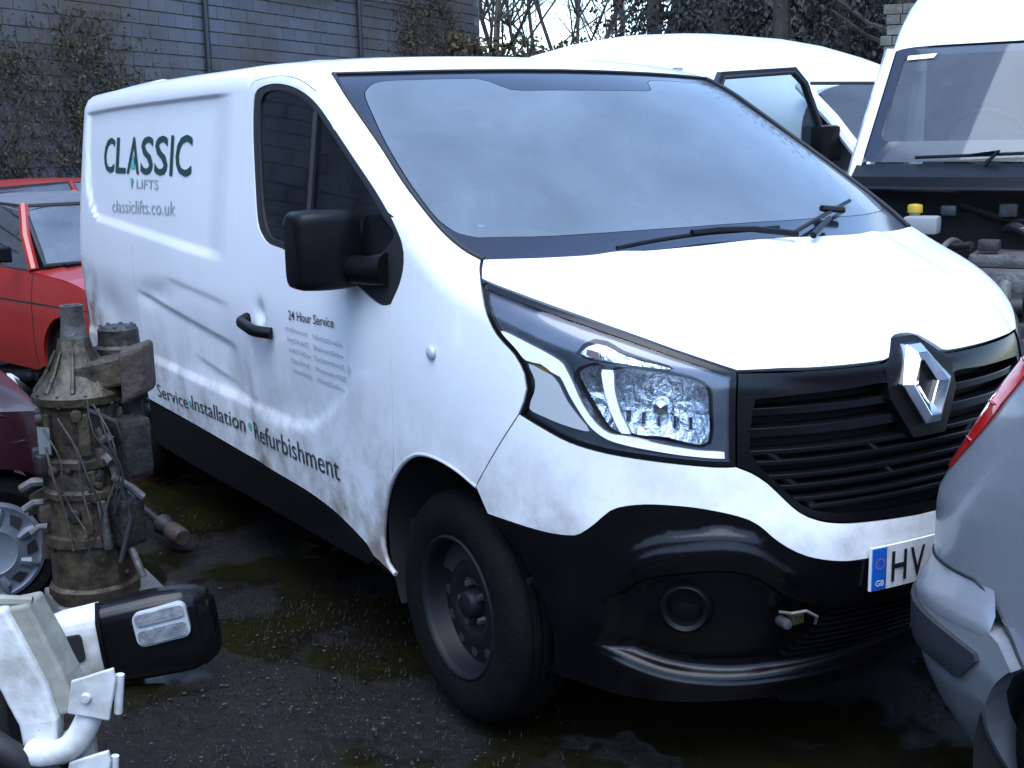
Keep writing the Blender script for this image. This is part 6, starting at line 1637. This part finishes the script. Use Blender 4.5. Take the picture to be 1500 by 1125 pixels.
def hinge(a, z, s_, par):
    q = [(-.06, -.035), (-.045, .045), (.055, .075), (.058, .045), (.035, -.055)]
    mb = MB(); V = [qp(a+x*s_, z+y*s_, -.075) for x, y in q]+[qp(a+x*s_, z+y*s_, -.063) for x, y in q]; n = 5
    mb.add(V, [tuple(range(n)), tuple(range(n, 2*n))[::-1]]+[(i, (i+1) % n, n+(i+1) % n, n+i) for i in range(n)]); h = mb.build('hinge_plate', 'scrap_white', par, bevel=.004)
    mb = MB(); mb.lathe([(0, .010), (.010, .009), (.013, .0)], frame(qp(a-.012*s_, z+.005*s_, -.076), -SF), 14); mb.build('hinge_bolt', 'scrap_white', h, True)
    mb = MB(); mb.tube([qp(a+.050*s_, z-.045*s_, -.052), qp(a+.062*s_, z+.050*s_, -.052)], .010*s_, 10); mb.build('hinge_barrel', 'scrap_white', h, True)
hinge(.250, .405, 1.0, sp_); hinge(.225, .205, .95, sp_)
mb = MB(); mb.tube([qp(.19, .30, -.02), qp(.20, .22, -.02), qp(.21, .12, -.01), qp(.20, .0, 0)], [.035, .032, .03, .03], 8); mb.build('lower_post', 'scrap_olive', sp_, True)
# dark lamp housing and hoses inside the frame
def qbox(a0, a1, z0, z1, b0, b1, name, m_, bev=.008):
    V = [qp(a, z, b_) for b_ in (b0, b1) for (a, z) in ((a0, z0), (a1, z0), (a1, z1), (a0, z1))]
    return MB().add(V, [(0, 1, 2, 3), (7, 6, 5, 4), (0, 4, 5, 1), (1, 5, 6, 2), (2, 6, 7, 3), (3, 7, 4, 0)]).build(name, m_, sp_, bevel=bev)
qbox(-.62, -.02, .03, .53, .09, .16, 'lamp_well', 'black_matt')
qbox(-.66, -.60, .02, .58, -.02, .16, 'outer_post', 'scrap_white')
qbox(-.60, .06, .0, .05, .02, .16, 'lower_rail', 'scrap_olive')
mb = MB(); mb.tube([qp(-.45, .315, -.06), qp(-.15, .325, -.07), qp(.0, .305, -.07), (qp(.07, .25, -.06)), qp(.09, .17, -.05)], [.035, .036, .035, .03, .025], 10); mb.build('rubber_hose', 'rubber', sp_, True)
mb = MB(); mb.tube([qp(-.45, .255, -.09), qp(-.12, .265, -.10), qp(-.02, .235, -.10), qp(.03, .16, -.09), qp(.04, .0, -.08)], [.028, .028, .028, .028, .028], 10); mb.build('grille_trim', 'lamp_grey', sp_, True)
mb = MB(); mb.lathe([(0, .03), (.045, .025), (.055, .0), (.055, -.05), (0, -.05)], frame(qp(.125, .215, -.06), (.6, -.5, .4)), 20); mb.build('strut_top', 'black_plastic', sp_, True)
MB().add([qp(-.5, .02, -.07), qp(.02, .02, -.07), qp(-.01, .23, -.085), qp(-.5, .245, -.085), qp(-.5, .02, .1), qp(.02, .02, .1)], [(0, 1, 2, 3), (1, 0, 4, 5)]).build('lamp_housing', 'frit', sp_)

# webs, bosses and caked dirt on the gearbox casing
rs = np.random.default_rng(21)
for k in range(11):
    a = rs.uniform(-3.0, .6); z = rs.choice([.25, .41, .51]); h = {.25: .11, .41: .05, .51: .14}[float(z)]; rr = .150
    MB().box((-.006, -.014, 0), (.010, .014, h), Matrix.Rotation(a, 4, 'Z') @ Matrix.Translation((rr-.004, 0, z)), bev=.004).build('web', 'gear_alloy', gb)
for k in range(18):
    a = rs.uniform(-3.0, .6); z = rs.uniform(.08, .66); r_ = rs.uniform(.012, .028)
    MB().lathe([(0, .022), (r_*.8, .020), (r_, .012), (r_*1.1, -.02)], frame((.142*math.cos(a), .142*math.sin(a), z), (math.cos(a), math.sin(a), 0)), 12).build('boss', 'gear_alloy' if k % 3 else 'gear_dark', gb, True)
for k in range(5):
    a = rs.uniform(-2.4, .2); z = rs.uniform(.1, .6)
    MB().box((-.02, -.03, -.03), (.035, .03, .03), Matrix.Rotation(a, 4, 'Z') @ Matrix.Translation((.148, 0, z)), bev=.010).build('cover_plate', 'gear_dark' if k % 2 else 'gear_rust', gb, True)
# spot welds and a torn edge on the body piece
for k in range(7):
    MB().lathe([(0, .004), (.005, .003), (.006, 0)], frame(qp(-.005+.018*k, .56-.042*k, -.002-.004*k), -SF), 8).build('spot_weld', 'scrap_olive', sp_)

# beaten metal: real dents in the scrap pieces
def batter(o, amount, size, sub=3):
    t = bpy.data.textures.new('batter', 'CLOUDS'); t.noise_scale = size; t.noise_depth = 3
    if sub:
        m = o.modifiers.new('sub', 'SUBSURF'); m.subdivision_type = 'SIMPLE'; m.levels = m.render_levels = sub
    d = o.modifiers.new('batter', 'DISPLACE'); d.texture = t; d.strength = amount; d.mid_level = .5; d.texture_coords = 'GLOBAL'
for o in sp_.children:
    if o.name.split('.')[0] in ('post_skin', 'post_return', 'lower_post'): batter(o, .010, .11)
    if o.name.split('.')[0] == 'hinge_plate': batter(o, .004, .06)
for o in gb.children:
    n = o.name.split('.')[0]
    if n == 'casing': batter(o, .014, .07, 0)
    if n in ('mounting_arm', 'mount_block', 'selector_housing', 'lower_housing', 'actuator'): batter(o, .007, .06, 3)
for o in be.children:
    if 'shell' in o.name: batter(o, .006, .10, 2)

# ragged wiring and a bracket plate hanging on the gearbox
for k in range(7):
    z0 = rs.uniform(.45, .72); a0 = rs.uniform(-.10, .12)
    MB().tube(crom([gp(a0, -.155, z0), gp(a0+rs.uniform(.02, .08), -.185, z0-.10), gp(a0+rs.uniform(.0, .10), -.17, z0-.22), gp(a0+rs.uniform(.02, .14), -.18, z0-.34)], .04), rs.uniform(.003, .006), 5).build('loose_wire', 'rubber' if k % 2 else 'gear_rust', gb, True)
MB().prism([(0, 0), (.10, .01), (.12, .05), (.06, .09), (.01, .07)], frame(gp(-.20, -.08, .30), (.9, -.4, 0), (0, 1, 0)), .012).build('bracket_plate', 'gear_alloy', gb, bevel=.003)
